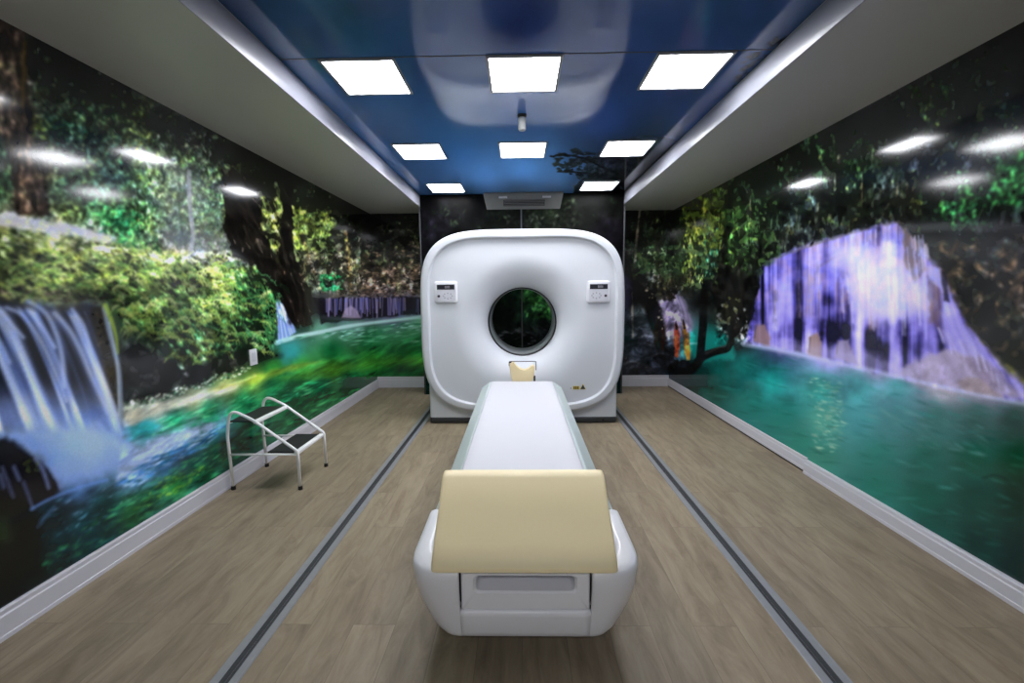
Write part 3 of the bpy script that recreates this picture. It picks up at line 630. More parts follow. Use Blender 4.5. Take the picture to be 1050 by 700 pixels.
leaves(RW, [(700,212),(745,205),(742,255),(722,262),(700,240)], 200, [(120,134,40),(92,108,34),(60,76,28),(140,140,60)], (1.2, 4), 0.5)
leaves(RW, [(700,240),(712,240),(722,290),(704,290)], 90, [(120,136,50),(90,104,44),(150,150,80)], (1.5, 5), 0.25, (70, 110))
leaves(RW, [(720,232),(742,235),(742,280),(722,285)], 90, [(40,90,70),(60,110,90),(24,50,40)], (1.2, 4), 0.35, (60, 120))
leaves(RW, [(742,215),(775,210),(775,280),(745,280)], 170, [(56,106,44),(80,130,56),(30,60,28),(110,150,60),(14,20,12)], (1.2, 4), 0.5)
leaves(RW, [(640,255),(690,250),(695,285),(650,288)], 150, [(44,76,44),(70,96,60),(100,116,90),(14,18,14)], (1, 2.8), 0.5)
leaves(RW, [(765,205),(800,200),(800,270),(775,268)], 120, [(40,60,36),(60,72,44),(16,24,16)], (1, 4), 0.3, (60, 120))
for i in range(46):
    x, y = random.uniform(705, 930), random.uniform(150, 235); l = random.uniform(10, 32)
    stroke(RW, [(x, y), (x + random.uniform(-2, 2), y + l)], random.uniform(0.8, 1.6), random.choice([(70,74,54),(50,56,42),(92,88,64)]), 0.5)
stroke(RW, [(860,160),(860,166)], 3, (150, 154, 140), 0.6); stroke(RW, [(856,178),(856,195)], 2, (150, 154, 140), 0.6)
for x in (884, 920, 925, 930, 936): stroke(RW, [(x, 188), (x - 1, 228)], 1.8, (100, 86, 62), 0.6)
leaves(RW, [(932,205),(945,206),(945,220),(932,218)], 30, [(130,130,40),(90,96,34)], (1.5, 4), 0.6)
leaves(RW, [(925,222),(960,232),(985,270),(990,300),(965,275)], 110, [(80,62,48),(54,42,34),(100,84,70)], (1.5, 4), 0.6)
for x, y, n, s in ((1040,185,60,7),(1046,168,40,7),(1030,195,40,6),(1004,196,50,5),(985,190,40,4),(975,222,60,5),(985,212,50,5),(960,226,50,4.5),(1000,218,30,4),(984,240,14,4),(960,245,20,4)):
    leaves(RW, [(x-18,y-14),(x+18,y-14),(x+18,y+14),(x-18,y+14)], n, [(34,96,46),(26,76,38),(54,122,60),(16,44,26)], (s * 0.6, s), 0.42, (-60, 30), (0.4, 0.9))
leaves(RW, [(950,240),(1060,225),(1060,290),(990,292)], 120, [(30,30,34),(38,36,40),(18,18,20),(26,34,32)], (3, 9), 0.5)
stroke(RW, [(900,112),(945,86),(1000,58),(1050,32)], 1.2, (44, 46, 40), 0.5)
# slope at the right edge
leaves(RW, [(975,270),(1060,280),(1060,345),(1020,365),(985,325)], 230, [(66,54,42),(46,38,30),(30,25,21),(90,76,60)], (2, 6), 0.5)
leaves(RW, [(1022,350),(1060,342),(1060,400),(1048,392),(1030,372)], 140, [(104,104,36),(80,80,30),(60,56,26),(130,126,50)], (1.5, 5), 0.6)
poly(RW, [(1030,350),(1042,334),(1070,322),(1070,346)], (150,144,156), 3, 0.7, 2)
# far left of the right picture
stroke(RW, [(656,216),(653,245),(650,284)], 2.4, (116, 108, 94), 0.75)
stroke(RW, [(648,300),(649,345)], 2.2, (90, 84, 74), 0.6)
poly(RW, [(675,310),(690,298),(700,308),(710,330),(708,346),(680,346),(676,328)], (136,126,158), 4, 0.9, 3)
for i in range(14): x = random.uniform(684, 706); stroke(RW, [(x - 6, 304), (x, 322), (x + 2, 344)], 1.3, random.choice([(184,174,206),(110,100,140),(160,150,186)]), 0.5)
stroke(RW, [(636,268),(660,300),(672,325),(682,372)], (22, 12), (15, 14, 13), 0.95, 3)
for i in range(12): leaves(RW, [(660+i*2,290+i*5),(668+i*2,290+i*5),(668+i*2,296+i*5),(660+i*2,296+i*5)], 2, [(110,104,90)], (1, 2), 0.6)
leaves(RW, [(664,278),(676,278),(676,290),(664,290)], 22, [(160,164,164),(120,124,110)], (1.5, 4), 0.5)
leaves(RW, [(672,282),(694,282),(694,306),(676,310)], 60, [(34,32,24),(50,48,34),(18,17,14)], (2, 5), 0.6)
for x, y, w_, h_ in ((656,358,18,9),(678,372,22,12),(648,378,16,10),(690,352,9,8),(662,348,10,5)):
    poly(RW, [(x + w_ * math.cos(t / 7 * 6.283), y + h_ * math.sin(t / 7 * 6.283)) for t in range(7)], (44,48,60), 4, 0.75, 3)
    stroke(RW, [(x - w_ * 0.7, y - h_ * 0.4), (x, y - h_ * 0.8), (x + w_ * 0.6, y - h_ * 0.5)], 2, (92, 96, 106), 0.6, 2)
poly(RW, [(706,340),(752,340),(752,366),(716,372),(706,362)], (16,124,114), 4, 0.8, 4)
stroke(RW, [(706,352),(718,352)], 2, (120, 190, 180), 0.6)
poly(RW, [(735,272),(772,272),(782,300),(776,345),(756,345),(732,300)], (14,14,13), 5, 0.9, 5)
leaves(RW, [(732,312),(768,318),(768,352),(736,345)], 110, [(96,98,96),(60,62,56),(140,140,140),(26,28,24)], (1.2, 3.6), 0.6)
leaves(RW, [(745,305),(762,302),(758,330),(738,330)], 50, [(70,72,40),(50,50,30)], (1.5, 4), 0.5)
stroke(RW, [(749,200),(745,240),(738,270),(733,300)], 7, (16, 16, 14), 0.9); stroke(RW, [(764,196),(761,240),(758,280)], 5, (18, 18, 15), 0.85)
stroke(RW, [(722,300),(721,330),(718,365)], 8, (17, 16, 15), 0.95, 2)
stroke(RW, [(690,378),(700,384),(712,376),(720,366),(735,360),(746,357),(751,345),(753,325)], (11, 5), (19, 18, 17), 0.97, 2)
stroke(RW, [(724,362),(738,356),(747,354)], 2, (66, 62, 60), 0.7)
poly(RW, [(690,368),(712,372),(712,386),(694,388)], (14,14,14), 4, 0.9, 3)
# two long-tailed parrots on the branch
poly(RW, [(692.5,332),(694.5,333),(696.5,342),(697,354),(695.5,367),(692.5,366),(691,352),(691,342)], (168,62,34), 1.6, 0.9, 1, 4)
poly(RW, [(700,330),(702.5,333),(705.5,344),(707.5,358),(707.5,369),(704,369),(701.5,356),(700.5,344)], (196,132,44), 1.6, 0.9, 1, 4)
stroke(RW, [(693,330),(694,337)], (1.6, 3), (38, 26, 24), 0.85, 1.2); stroke(RW, [(700.5,328),(702,336)], (1.6, 3), (36, 28, 22), 0.85, 1.2)
stroke(RW, [(695.5,342),(695.5,362)], (1.8, 0.8), (110, 44, 30), 0.7); stroke(RW, [(705.8,342),(707.5,366)], (2, 0.8), (150, 86, 30), 0.7); stroke(RW, [(692.5,345),(693,358)], 0.9, (214, 110, 60), 0.6); stroke(RW, [(702,342),(704,360)], 0.9, (226, 176, 80), 0.6)
# big cascade
poly(RW, [(760,290),(782,272),(800,261),(850,244),(920,227),(932,238),(945,252),(968,276),(978,300),(992,328),(1010,350),(1056,396),(1056,330),(1000,270),(960,215),(920,200),(840,215),(770,250)], (17,20,16), 5, 0.85, 4, 10)
dapple(RW, [(770,250),(840,210),(925,205),(925,228),(850,243),(790,264)], 7, 0.54, 8, [(40,54,30),(60,58,36),(26,40,24)], 0.7)
dapple(RW, [(950,250),(1056,240),(1056,390),(1010,350),(985,315)], 9, 0.50, 6, [(60,48,36),(78,62,46),(40,34,28)], 0.75)
tex(RW, [(950,250),(1056,240),(1056,345),(1010,350),(985,315)], 7, 1.6)
casc = [(781,272),(800,262),(825,254),(850,245),(880,236),(905,230),(920,228),(930,240),(942,252),(950,266),(966,276),(975,300),(990,330),(1006,350),(1030,380),(1056,402),(1056,414),(1000,404),(940,392),(880,378),(830,364),(765,352),(772,318),(779,292)]
dens = [(785,285,.45),(800,275,.5),(815,280,.6),(830,265,.55),(845,258,.6),(860,275,.85),(875,265,1.0),(890,270,1.1),(905,280,1.15),(920,290,1.1),(935,300,1.0),(948,312,.85),(880,300,1.0),(900,310,1.0),(860,300,.7),
 (870,250,.7),(890,246,.75),(910,252,.9),(900,238,.45),(920,240,.5),(835,290,.55),(822,300,.35),(812,310,.55),(800,305,.7),(790,310,.45),(795,330,.6),(806,335,.12),(820,338,.16),(832,335,.4),(840,320,.25),(846,335,.05),(855,335,.3),(863,340,.15),(870,330,.6),(880,345,.9),(890,345,.2),(900,355,.25),(908,345,.7),(920,345,.15),(930,350,.2),(940,335,.7),(950,350,.25),(945,365,.55),(960,350,.55),(970,340,.6),(985,350,.65),
 (775,340,.55),(780,320,.3),(800,352,.6),(830,356,.6),(860,362,.8),(890,370,.6),(920,378,.6),(950,385,.65),(980,385,.7),(1000,375,.65),(1020,385,.6),(1045,402,.6),(855,320,.55),(885,320,1.0),(915,315,.95),(930,320,.7)]
for c in RW:
    w = c.window(750, 222, 1062, 420)
    if w is None: continue
    X, Y = c.X[w], c.Y[w]
    num = np.zeros(X.shape); den = np.zeros(X.shape)
    for x, y, d in dens:
        k = 1.0 / (((X - x) * 1.25) ** 2 + ((Y - y) * 0.8) ** 2 + 25.0) ** 1.6; num += k * d; den += k
    D = 0.92 * num / den
    slant = np.where(X > 955, (Y - 330) * 0.55 * np.clip((X - 955) / 40, 0, 1), 0)
    U = X - slant
    n1 = fbm(U, Y * 0.05, 9.0, 2); n2 = fbm(U + 211, Y * 0.05 + 77, 3.4, 2)
    amp = np.clip(1.25 - D, 0.4, 0.85)
    cl2 = fbm(X, Y * 1.2, 16.0, 3) - 0.5
    D = D + cl2 * 0.5
    q = np.clip(D + (n1 - 0.5) * 1.5 * amp + (n2 - 0.5) * 0.8 * amp, 0, 1.15)[..., None]
    stops = [(0.0, (24, 22, 48)), (0.25, (62, 56, 124)), (0.5, (116, 106, 188)), (0.75, (152, 143, 208)), (1.0, (190, 184, 226)), (1.15, (202, 198, 232))]
    ramp = np.stack([np.interp(q[..., 0], [a for a, _ in stops], [b[i] for _, b in stops]) for i in range(3)], -1)
    edge = np.clip(pip(X, Y, casc) / 3.0 + (fbm(X, Y, 7, 2) - 0.5) * 1.6 + 0.4, 0, 1)[..., None]
    c.C[w] = c.C[w] * (1 - edge) + ramp * edge
for (xa, ya, xb, yb, cc, al) in ((858,292,868,320,(126,100,116),0.5),(889,298,899,338,(136,106,108),0.55),(818,276,834,325,(132,112,120),0.45),(789,298,795,332,(60,54,56),0.6),(838,270,841,330,(50,44,50),0.5),(952,300,962,330,(96,76,80),0.5)):
    poly(RW, [(xa, ya), (xb, ya), (xb, yb), (xa, yb)], cc, 6, al, 3, 6, (0.35, 3.0))
poly(RW, [(848,252),(884,242),(918,232),(926,244),(890,250),(860,258)], (112,98,150), 4, 0.4, 2, 6, (0.3, 2.0))
for i in range(40):
    x = random.uniform(855, 938); y0 = np.interp(x, [850,920,940], [247,230,250]); stroke(RW, [(x, y0), (x, y0 + random.uniform(8, 18))], 1.2, random.choice([(180,172,214),(84,70,110),(150,140,190)]), 0.5, 1.2, False)
stroke(RW, [(782,272),(800,263),(850,246),(920,228),(930,240),(944,254)], 1.6, (92, 82, 76), 0.55, 1.6)
stroke(RW, [(842,272),(858,263),(870,260)], 2.2, (96, 84, 100), 0.4, 2)
poly(RW, [(926,234),(944,252),(950,276),(938,290),(928,272)], (80,68,62), 3, 0.75, 2)
for i in range(24): x = random.uniform(928, 952); y0 = random.uniform(240, 275); stroke(RW, [(x, y0), (x + 1, y0 + random.uniform(8, 22))], 1.6, random.choice([(186,180,220),(150,140,190)]), 0.6)
poly(RW, [(950,272),(966,276),(968,296),(954,292)], (150,150,206), 2, 0.7, 1); poly(RW, [(964,276),(970,280),(974,310),(968,308)], (28,24,34), 2, 0.8, 1)
poly(RW, [(950,282),(966,300),(964,340),(954,330)], (84,66,70), 3, 0.6, 3)
for x, y, r in ((882,272,20),(900,284,22),(918,296,22),(936,308,16),(866,262,12),(892,300,18),(908,318,14)):
    poly(RW, [(x + r * math.cos(t), y + r * 0.9 * math.sin(t)) for t in np.linspace(0, 6.28, 11)[:-1]], (196,191,228), r * 1.3, 0.55, 3)
for i in range(60):
    x = random.uniform(862, 950); y0 = random.uniform(262, 312)
    stroke(RW, [(x, y0), (x + 1, y0 + random.uniform(14, 40))], random.uniform(1, 2.6), random.choice([(206,201,236),(160,150,214),(182,175,226)]), 0.35, 2, False)
# rocks in the cascade
for pts, cc in (([(772,350),(776,334),(784,332),(790,345),(790,356)],(132,104,104)),([(828,364),(830,346),(838,342),(842,352),(842,368)],(134,108,96)),([(856,366),(860,350),(870,348),(880,374)],(130,118,150))):
    poly(RW, pts, cc, 3, 0.85, 2); stroke(RW, [(pts[0][0] + 2, pts[0][1] - 4), (pts[0][0] + 3, pts[1][1])], 2, (80, 66, 64), 0.5)
poly(RW, [(920,384),(945,366),(975,358),(1005,366),(1030,392),(1050,408),(1000,404),(940,394)], (150,138,160), 6, 0.8, 4)
poly(RW, [(982,392),(990,386),(1006,388),(1022,402),(1030,408),(990,404)], (134,118,124), 3, 0.85, 2)
poly(RW, [(985,366),(1005,364),(1022,380),(1040,400),(1020,398),(1000,384)], (120,106,132), 4, 0.7, 2)
for i in range(60):
    x = random.uniform(960, 1045); y0 = np.interp(x, [960,1000,1045], [335,358,398]); stroke(RW, [(x, y0), (x + 5, y0 + random.uniform(6, 22))], random.uniform(1, 2.4), random.choice([(178,170,220),(140,130,180),(110,96,130),(196,188,230)]), 0.45)
poly(RW, [(965,320),(985,330),(1006,352),(1010,366),(985,362),(968,350)], (140,132,196), 5, 0.6, 3)
stroke(RW, [(763,352),(800,359),(850,370),(900,381),(950,393),(1000,404),(1056,415)], (4.5, 2.5), (180, 188, 226), 0.7, 4)
poly(RW, [(800,350),(850,354),(900,364),(940,382),(940,392),(880,378),(800,360)], (170,162,206), 10, 0.4, 4)
# pool
leaves(RW, [(825,385),(862,392),(868,440),(850,470),(832,465),(838,430)], 170, [(140,178,158),(120,160,140),(170,190,166),(50,110,100)], (2, 6), 0.2, (-5, 25), (0.3, 0.7))
leaves(RW, [(720,400),(780,362),(1050,420),(1050,600),(900,510)], 260, [(30,120,112),(16,92,84),(60,140,136),(10,70,60)], (5, 16), 0.14, (0, 25), (0.12, 0.3))
leaves(RW, [(880,420),(1000,425),(1020,470),(940,460)], 50, [(90,130,130),(70,112,104)], (5, 14), 0.18, (10, 40), (0.15, 0.35))
stroke(RW, [(1008,490),(1020,487),(1032,491)], 1.8, (16, 40, 34), 0.7)
poly(RW, [(690,386),(712,386),(730,398),(700,396)], (20,44,44), 5, 0.6, 3)

# speckle over the leaves, rock and bark of the right picture
tex(RW, [(640,200),(760,160),(1060,10),(1060,240),(940,240),(920,226),(850,242),(780,268),(770,300),(640,300)], 4.5, 1.7, sx=0.8, sy=1.3, hue=0.25)
tex(RW, [(740,200),(760,160),(1060,10),(1060,160),(940,200),(850,232),(780,258)], 12, 1.0, seed=11)
dapple(RW, [(700,212),(745,205),(742,250),(722,262),(700,240)], 8, 0.50, 8, [(96,110,40),(74,92,36),(54,70,32)], 0.7)
dapple(RW, [(645,255),(700,245),(740,262),(735,300),(700,295),(650,285)], 6, 0.53, 9, [(50,84,50),(90,110,64),(36,60,40)], 0.75)
dapple(RW, [(742,212),(800,200),(800,262),(775,285),(748,270)], 6, 0.52, 9, [(44,84,40),(70,100,50),(32,56,32)], 0.7, seed=3)
dapple(RW, [(790,190),(880,130),(925,120),(930,215),(860,225),(800,240)], 9, 0.56, 8, [(30,48,28),(44,60,34),(22,38,24)], 0.6, seed=5)
dapple(RW, [(900,120),(1060,30),(1060,120),(1000,150),(930,150)], 8, 0.60, 9, [(36,54,30),(56,68,40)], 0.6, seed=6)
tex(RW, [(636,300),(690,300),(712,345),(700,385),(640,385)], 8, 1.5, seed=2)
tex(RW, [(732,300),(776,300),(770,352),(735,352)], 6, 1.8, seed=4)
tex(RW, [(930,372),(1050,370),(1056,412),(940,396)], 9, 0.3, seed=7)

# ---- picture on the middle back wall
base(BW, [(436,205,14,14,17),(480,215,12,12,14),(520,215,26,32,26),(560,222,54,66,48),(600,220,16,18,15),(632,215,15,16,14),(440,232,30,28,38),(625,235,24,20,30),
 (505,305,10,18,14),(520,300,14,28,18),(550,300,30,66,32),(560,315,28,54,30),(545,320,26,56,40),(510,340,16,20,16),(530,345,18,22,20),(555,340,36,40,42),(540,355,14,16,16),(500,330,8,12,10),(440,300,14,16,14),(630,300,14,16,14),(535,250,30,40,26),(470,380,14,50,40),(600,380,20,40,44)])
grain(BW, 0.6, 16)
leaves(BW, [(436,200),(634,200),(634,360),(436,360)], 500, [(26,40,26),(14,18,14),(50,64,44),(8,9,9)], (1.5, 4.5), 0.45)
leaves(BW, [(536,292),(566,300),(568,325),(538,330)], 130, [(50,110,44),(36,84,36),(70,130,60),(16,36,20)], (1.2, 4), 0.5)
leaves(BW, [(515,205),(590,205),(590,235),(515,235)], 130, [(84,96,76),(60,72,50),(40,46,36),(104,110,96)], (1.5, 4.5), 0.5)
leaves(BW, [(503,340),(568,334),(560,358),(512,358)], 60, [(70,72,74),(44,48,50),(110,112,116),(20,22,24)], (2, 6), 0.35, (-20, 20))
tex(BW, [(430,195),(640,195),(640,400),(430,400)], 8, 1.2)
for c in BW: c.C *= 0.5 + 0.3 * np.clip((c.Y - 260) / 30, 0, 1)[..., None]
# ---- printed sky on the ceiling
base(CW, [(230,10,24,50,88),(300,30,26,60,100),(350,20,26,58,102),(400,110,30,78,134),(430,60,26,56,112),(470,150,34,88,150),(535,175,52,112,176),(500,185,52,108,170),(570,185,44,92,140),(440,190,36,74,120),(535,100,28,66,132),(535,20,22,40,96),(620,60,26,54,112),(620,120,28,62,128),(700,20,28,56,108),(720,110,26,52,104),(760,20,28,56,104),(640,170,24,36,56),(600,180,30,60,92),(620,195,14,20,26),(660,180,16,24,34),(470,197,40,78,120),(535,197,46,84,118)], 2.5)
grain(CW, 0.10, 40)
leaves(CW, [(562,160),(588,153),(640,166),(690,148),(668,180),(640,200),(596,200),(600,182),(572,176)], 420, [(8,12,12),(14,22,16),(24,36,28),(6,8,8)], (1.6, 4.5), 0.5, (-40, 40), (0.6, 1))
for pts in ([(650,185),(620,172),(590,160),(566,160)], [(640,190),(605,178),(572,176)], [(660,180),(640,165),(600,156)]): stroke(CW, pts, (2.4, 0.8), (10, 12, 12), 0.9)
poly(CW, [(594,186),(640,178),(690,170),(660,200),(590,200)], (12,16,18), 6, 0.75, 6)
leaves(CW, [(752,92),(762,60),(800,36),(814,34),(795,60),(765,95)], 70, [(10,14,16),(24,30,30),(44,48,44)], (2, 6), 0.35, (-60, 0), (0.7, 1))

for c in CW:
    mlum = c.C.mean(-1, keepdims=True); c.C = c.C * 0.80 + mlum * 0.20 + np.array([5, 4, 4])
PRINT_GAIN = {'wall': 1.65, 'sky': 2.4}
def wall_mesh(name, c, mt, gain, ext=None, flip=False):
    nt, ns = c.nt, c.ns
    co = c.P.reshape(-1, 3); K = np.pad(c.C, ((1, 1), (1, 1), (0, 0)), 'edge'); K = (K[:-2] + 2 * K[1:-1] + K[2:]) / 4; K = (K[:, :-2] + 2 * K[:, 1:-1] + K[:, 2:]) / 4
    col = s2l(np.clip(K, 0, 255)).reshape(-1, 3); lum = col.mean(1, keepdims=True)
    col = col * gain * (0.62 + 0.38 * np.clip(lum / 0.08, 0, 1))
    ii = np.arange(nt * ns).reshape(nt, ns)
    q = np.stack([ii[:-1, :-1], ii[:-1, 1:], ii[1:, 1:], ii[1:, :-1]], -1).reshape(-1, 4)
    if ext is not None:                        # plain strip of the same film, behind the camera
        axis_rows = ii[:, 0] if ext[0] == 's' else ii[0, :]
        d = np.array(ext[1], float); k = axis_rows[[0, -1]]
        extra = co[k] + d; n0 = len(co)
        co = np.vstack([co, extra]); col = np.vstack([col, np.full((2, 3), 1.0) * col[axis_rows].mean(0)])
    me = bpy.data.meshes.new(name)
    faces = q if not flip else q[:, ::-1]
    nf = len(faces); loops = faces.reshape(-1); starts = np.arange(nf) * 4
    if ext is not None:
        g = np.concatenate([axis_rows, [n0 + 1, n0]]); 
        loops = np.concatenate([loops, g]); starts = np.concatenate([starts, [nf * 4]]); nf += 1
    me.vertices.add(len(co)); me.vertices.foreach_set('co', co.astype(np.float32).ravel())
    me.loops.add(len(loops)); me.loops.foreach_set('vertex_index', loops.astype(np.int32))
    me.polygons.add(nf); me.polygons.foreach_set('loop_start', starts.astype(np.int32))
    me.update(calc_edges=True); me.validate()
    at = me.color_attributes.new('print', 'FLOAT_COLOR', 'POINT')
    at.data.foreach_set('color', np.hstack([np.clip(col, 0, 0.9), np.ones((len(col), 1))]).astype(np.float32).ravel())
    return struct(link(name, me, mt))
g = PRINT_GAIN['wall']
wall_mesh('wall_left', cL, M['mural'], g, ('s', (0, YF - 1.15, 0)))
wall_mesh('wall_right', cR, M['mural'], g, ('s', (0, YF - 1.15, 0)))
wall_mesh('wall_back_left', cLB, M['mural'], g)
wall_mesh('wall_back_right', cRB, M['mural'], g)
wall_mesh('wall_back', cB, M['mural_back'], g)
wall_mesh('ceiling', cC, M['sky'], PRINT_GAIN['sky'], ('t', (0, YF - 1.15, 0)))
# return walls between the middle back wall and the side bays
struct(box('wall_return_left', (XLI, YB + 0.004, 0), (XLI + 0.03, YBS + 0.03, ZC), M['wallplain']))
struct(box('wall_return_right', (XRI - 0.03, YB + 0.004, 0), (XRI, YBS + 0.03, ZC), M['wallplain']))
struct(box('floor', (XL, YF, -0.06), (XR, YBS, 0), M['floor']))
struct(box('wall_front', (XL, YF - 0.06, 0), (XR, YF, ZC), M['wallplain']))
# soffits over the side bays: underside with a bright fascia towards the middle
for nm, xa, xb, xf in (('left', XL, XLI, XLI), ('right', XRI, XR, XRI)):
    struct(box('soffit_' + nm, (xa, YF, ZS), (xb, YBS, ZC + 0.05), M['soffit'], bev=0.0))
    s = 1 if nm == 'left' else -1
    lo, hi = sorted((xf + s * 0.0005, xf + s * 0.008))
    struct(box('trim_1' if nm == 'left' else 'trim_2', (lo, YF, ZS - 0.004), (hi, YB - 0.002, ZC - 0.012), M['fascia'], bev=0.002))
# thin corner trims
struct(box('trim_3', (XLI - 0.012, YB - 0.010, 0.0), (XLI + 0.006, YB + 0.003, ZS - 0.005), M['grey'], bev=0.002))
struct(box('trim_4', (XRI - 0.006, YB - 0.010, 0.0), (XRI + 0.012, YB + 0.003, ZS - 0.005), M['grey'], bev=0.002))
struct(box('trim_5', (0.018, YB - 0.006, 0.12), (0.036, YB - 0.0005, ZC - 0.002), M['grey'], bev=0.002))   # joint between the two back wall panels
# ceiling panel joint
struct(box('trim_6', (XLI + 0.01, 2.518, ZC - 0.0015), (XRI - 0.01, 2.526, ZC + 0.002), M['dark']))
# baseboards with a moulded top edge and a shadow gap line
def baseboard(name, x, s, y0, y1, h, th, gap=0.0):
    prof = [(0, gap), (th, gap), (th, gap + 0.018), (th - 0.003, gap + 0.021), (th - 0.003, h - 0.030), (th - 0.007, h - 0.024), (th - 0.007, h - 0.006), (th - 0.011, h), (0, h)]
    bm = bmesh.new(); prism(bm, [(x + s * u, v) for u, v in prof], y0, y1, 'y'); return struct(from_bm(name, bm, M['base']))
baseboard('baseboard_left', XL + 0.0005, 1, YF, YBS - 0.022, 0.128, 0.022)
baseboard('baseboard_right', XR - 0.0005, -1, YF, 3.21, 0.108, 0.030)
baseboard('baseboard_right_far', XR - 0.0005, -1, 3.21, YBS - 0.022, 0.120, 0.020, 0.018)
struct(box('gap_shade_strip', (XR - 0.012, 3.22, 0.0), (XR - 0.001, YBS - 0.03, 0.017), M['black']))  # black strip stands in for the shade in the gap under the baseboard
def baseback(name, x0, x1, y, h):
    prof = [(0, 0), (0.02, 0), (0.02, h - 0.05), (0.013, h - 0.04), (0.013, h - 0.005), (0.009, h), (0, h)]
    bm = bmesh.new(); prism(bm, [(y - u, v) for u, v in prof], x0, x1, 'x'); return struct(from_bm(name, bm, M['base']))
baseback('baseboard_back_left', XL + 0.001, XLI - 0.001, YBS - 0.0005, 0.165)
baseback('baseboard_back', XLI + 0.08, XRI - 0.08, YB - 0.011, 0.16)
baseback('baseboard_back_right', XRI + 0.001, XR - 0.001, YBS - 0.0005, 0.165)

# ------------------------------------------------------------------ ceiling lights
COLX = (-0.90, 0.035, 0.98); ROWY = (2.735, 4.10, 5.475)
desc = {(0, 0): 'square ceiling panel light nearest the left soffit in the front row', (1, 0): 'square ceiling panel light in the middle of the front row',
        (2, 0): 'square ceiling panel light nearest the right soffit in the front row', (0, 1): 'square ceiling panel light nearest the left soffit in the middle row',
        (1, 1): 'square ceiling panel light just behind the small ceiling sensor', (2, 1): 'square ceiling panel light nearest the right soffit in the middle row',
        (0, 2): 'square ceiling panel light at the back, left of the air vent', (2, 2): 'square ceiling panel light at the back, right of the air vent'}
for j, y in enumerate(ROWY):
    for i, x in enumerate(COLX):
        if (i, j) not in desc: continue
        t = thing('ceiling_light', desc[(i, j)], 'ceiling light', (x, y, ZC), 'square panel lights in the ceiling')
        h = 0.214; f = 0.016
        bm = bmesh.new()
        for lo, hi in (((-h, -h, -0.011), (h, -h + f, 0)), ((-h, h - f, -0.011), (h, h, 0)), ((-h, -h + f, -0.011), (-h + f, h - f, 0)), ((h - f, -h + f, -0.011), (h, h - f, 0))):
            bm_box(bm, lo, hi)
        from_bm('frame', bm, M['frame'], t)
        bm = bmesh.new(); bm_box(bm, (-h + f, -h + f, -0.007), (h - f, h - f, -0.001)); from_bm('diffuser', bm, M['lamp'], t)

# ------------------------------------------------------------------ scanner gantry
GX, GY, GZ = 0.024, 4.45, 1.08
gan = thing('ct_scanner', 'large white ring-shaped medical scanner at the back of the room', 'medical scanner', (GX, GY, 0))
NT = 192
def gr(th, da=0.0):
    a = 1.0625; ct, st = math.cos(th), math.sin(th)
    b, n = (0.966, 4.2) if st >= 0 else (0.955, 3.8)
    return (abs(ct / a) ** n + abs(st / b) ** n) ** (-1.0 / n) - da
def ring_shell(bm, stations, cap=False):
    """stations: (kind, size, y). kind c: circle radius size; kind o: outline inset by size; kind m: (mix, inset) between"""
    rings = []
    for kind, sz, y in stations:
        ring = []
        for k in range(NT):
            th = 2 * math.pi * k / NT
            if kind == 'c': r = sz
            elif kind == 'o': r = gr(th, sz)
            else: r = 0.712 * (1 - sz) + gr(th, 0.098) * sz
            zc = GZ - (0.0 if kind != 'c' else 0.0)
            ring.append(bm.verts.new((r * math.cos(th), y, zc + r * math.sin(th))))
        rings.append(ring)
    for a, b in zip(rings, rings[1:]):
        for k in range(NT): bm.faces.new((a[k], a[(k + 1) % NT], b[(k + 1) % NT], b[k]))
    if cap: bm.faces.new(rings[-1])
RB = 0.378; YT = 0.29; FACE = 0.038
st = [('c', RB, YT)]
for k in range(1, 15):                          # flared throat: quarter-ellipse from the bore to the face
    a = k / 14 * math.pi / 2
    st.append(('c', RB + 0.33 * (1 - math.cos(a)), YT - (YT - FACE) * math.sin(a)))
st += [('m', 0.06, FACE), ('m', 0.35, FACE), ('m', 0.75, FACE), ('o', 0.104, FACE), ('o', 0.0985, FACE), ('o', 0.0955, FACE - 0.002), ('o', 0.086, 0.004), ('o', 0.082, 0.0005), ('o', 0.076, 0.0), ('o', 0.060, 0.0),
       ('o', 0.034, 0.0), ('o', 0.026, 0.001), ('o', 0.014, 0.006), ('o', 0.005, 0.016), ('o', 0.0, 0.030), ('o', 0.0, 0.04), ('o', 0.0, 0.11)]
bm = bmesh.new(); ring_shell(bm, st); from_bm('front_cover', bm, M['gantry'], gan, smooth=True)
bm = bmesh.new()
ring_shell(bm, [('o', 0.014, 0.108), ('o', 0.012, 0.118), ('o', 0.012, 0.86), ('o', 0.03, 0.90), ('o', 0.07, 0.915), ('c', 0.55, 0.915), ('c', RB + 0.01, 0.86)])
from_bm('rear_cover', bm, M['gantry'], gan, smooth=True, angle=40)
bm = bmesh.new()                                # dark mouth ring
lathe(bm, [(RB + 0.006, YT - 0.004), (RB - 0.004, YT - 0.010), (RB - 0.014, YT - 0.002), (RB - 0.016, YT + 0.02), (RB - 0.012, YT + 0.035), (RB + 0.006, YT + 0.035)], (0, 0, GZ), 'y', NT, False)
from_bm('bore_ring', bm, M['ring'], gan, smooth=True)
bm = bmesh.new()
lathe(bm, [(RB - 0.012, YT + 0.034), (RB - 0.012, 0.60), (RB - 0.016, 0.605), (RB - 0.016, 0.625), (RB - 0.012, 0.63), (RB - 0.012, 0.86), (RB + 0.010, 0.87)], (0, 0, GZ), 'y', NT, False)
from_bm('bore_liner', bm, M['tube'], gan, smooth=True)
bm = bmesh.new()
prism(bm, [(-1.008, 0.066), (1.008, 0.066), (1.008, 0.60), (0.86, 0.60), (0.74, 0.335), (-0.74, 0.335), (-0.86, 0.60), (-1.008, 0.60)], 0.062, 0.84, 'y')
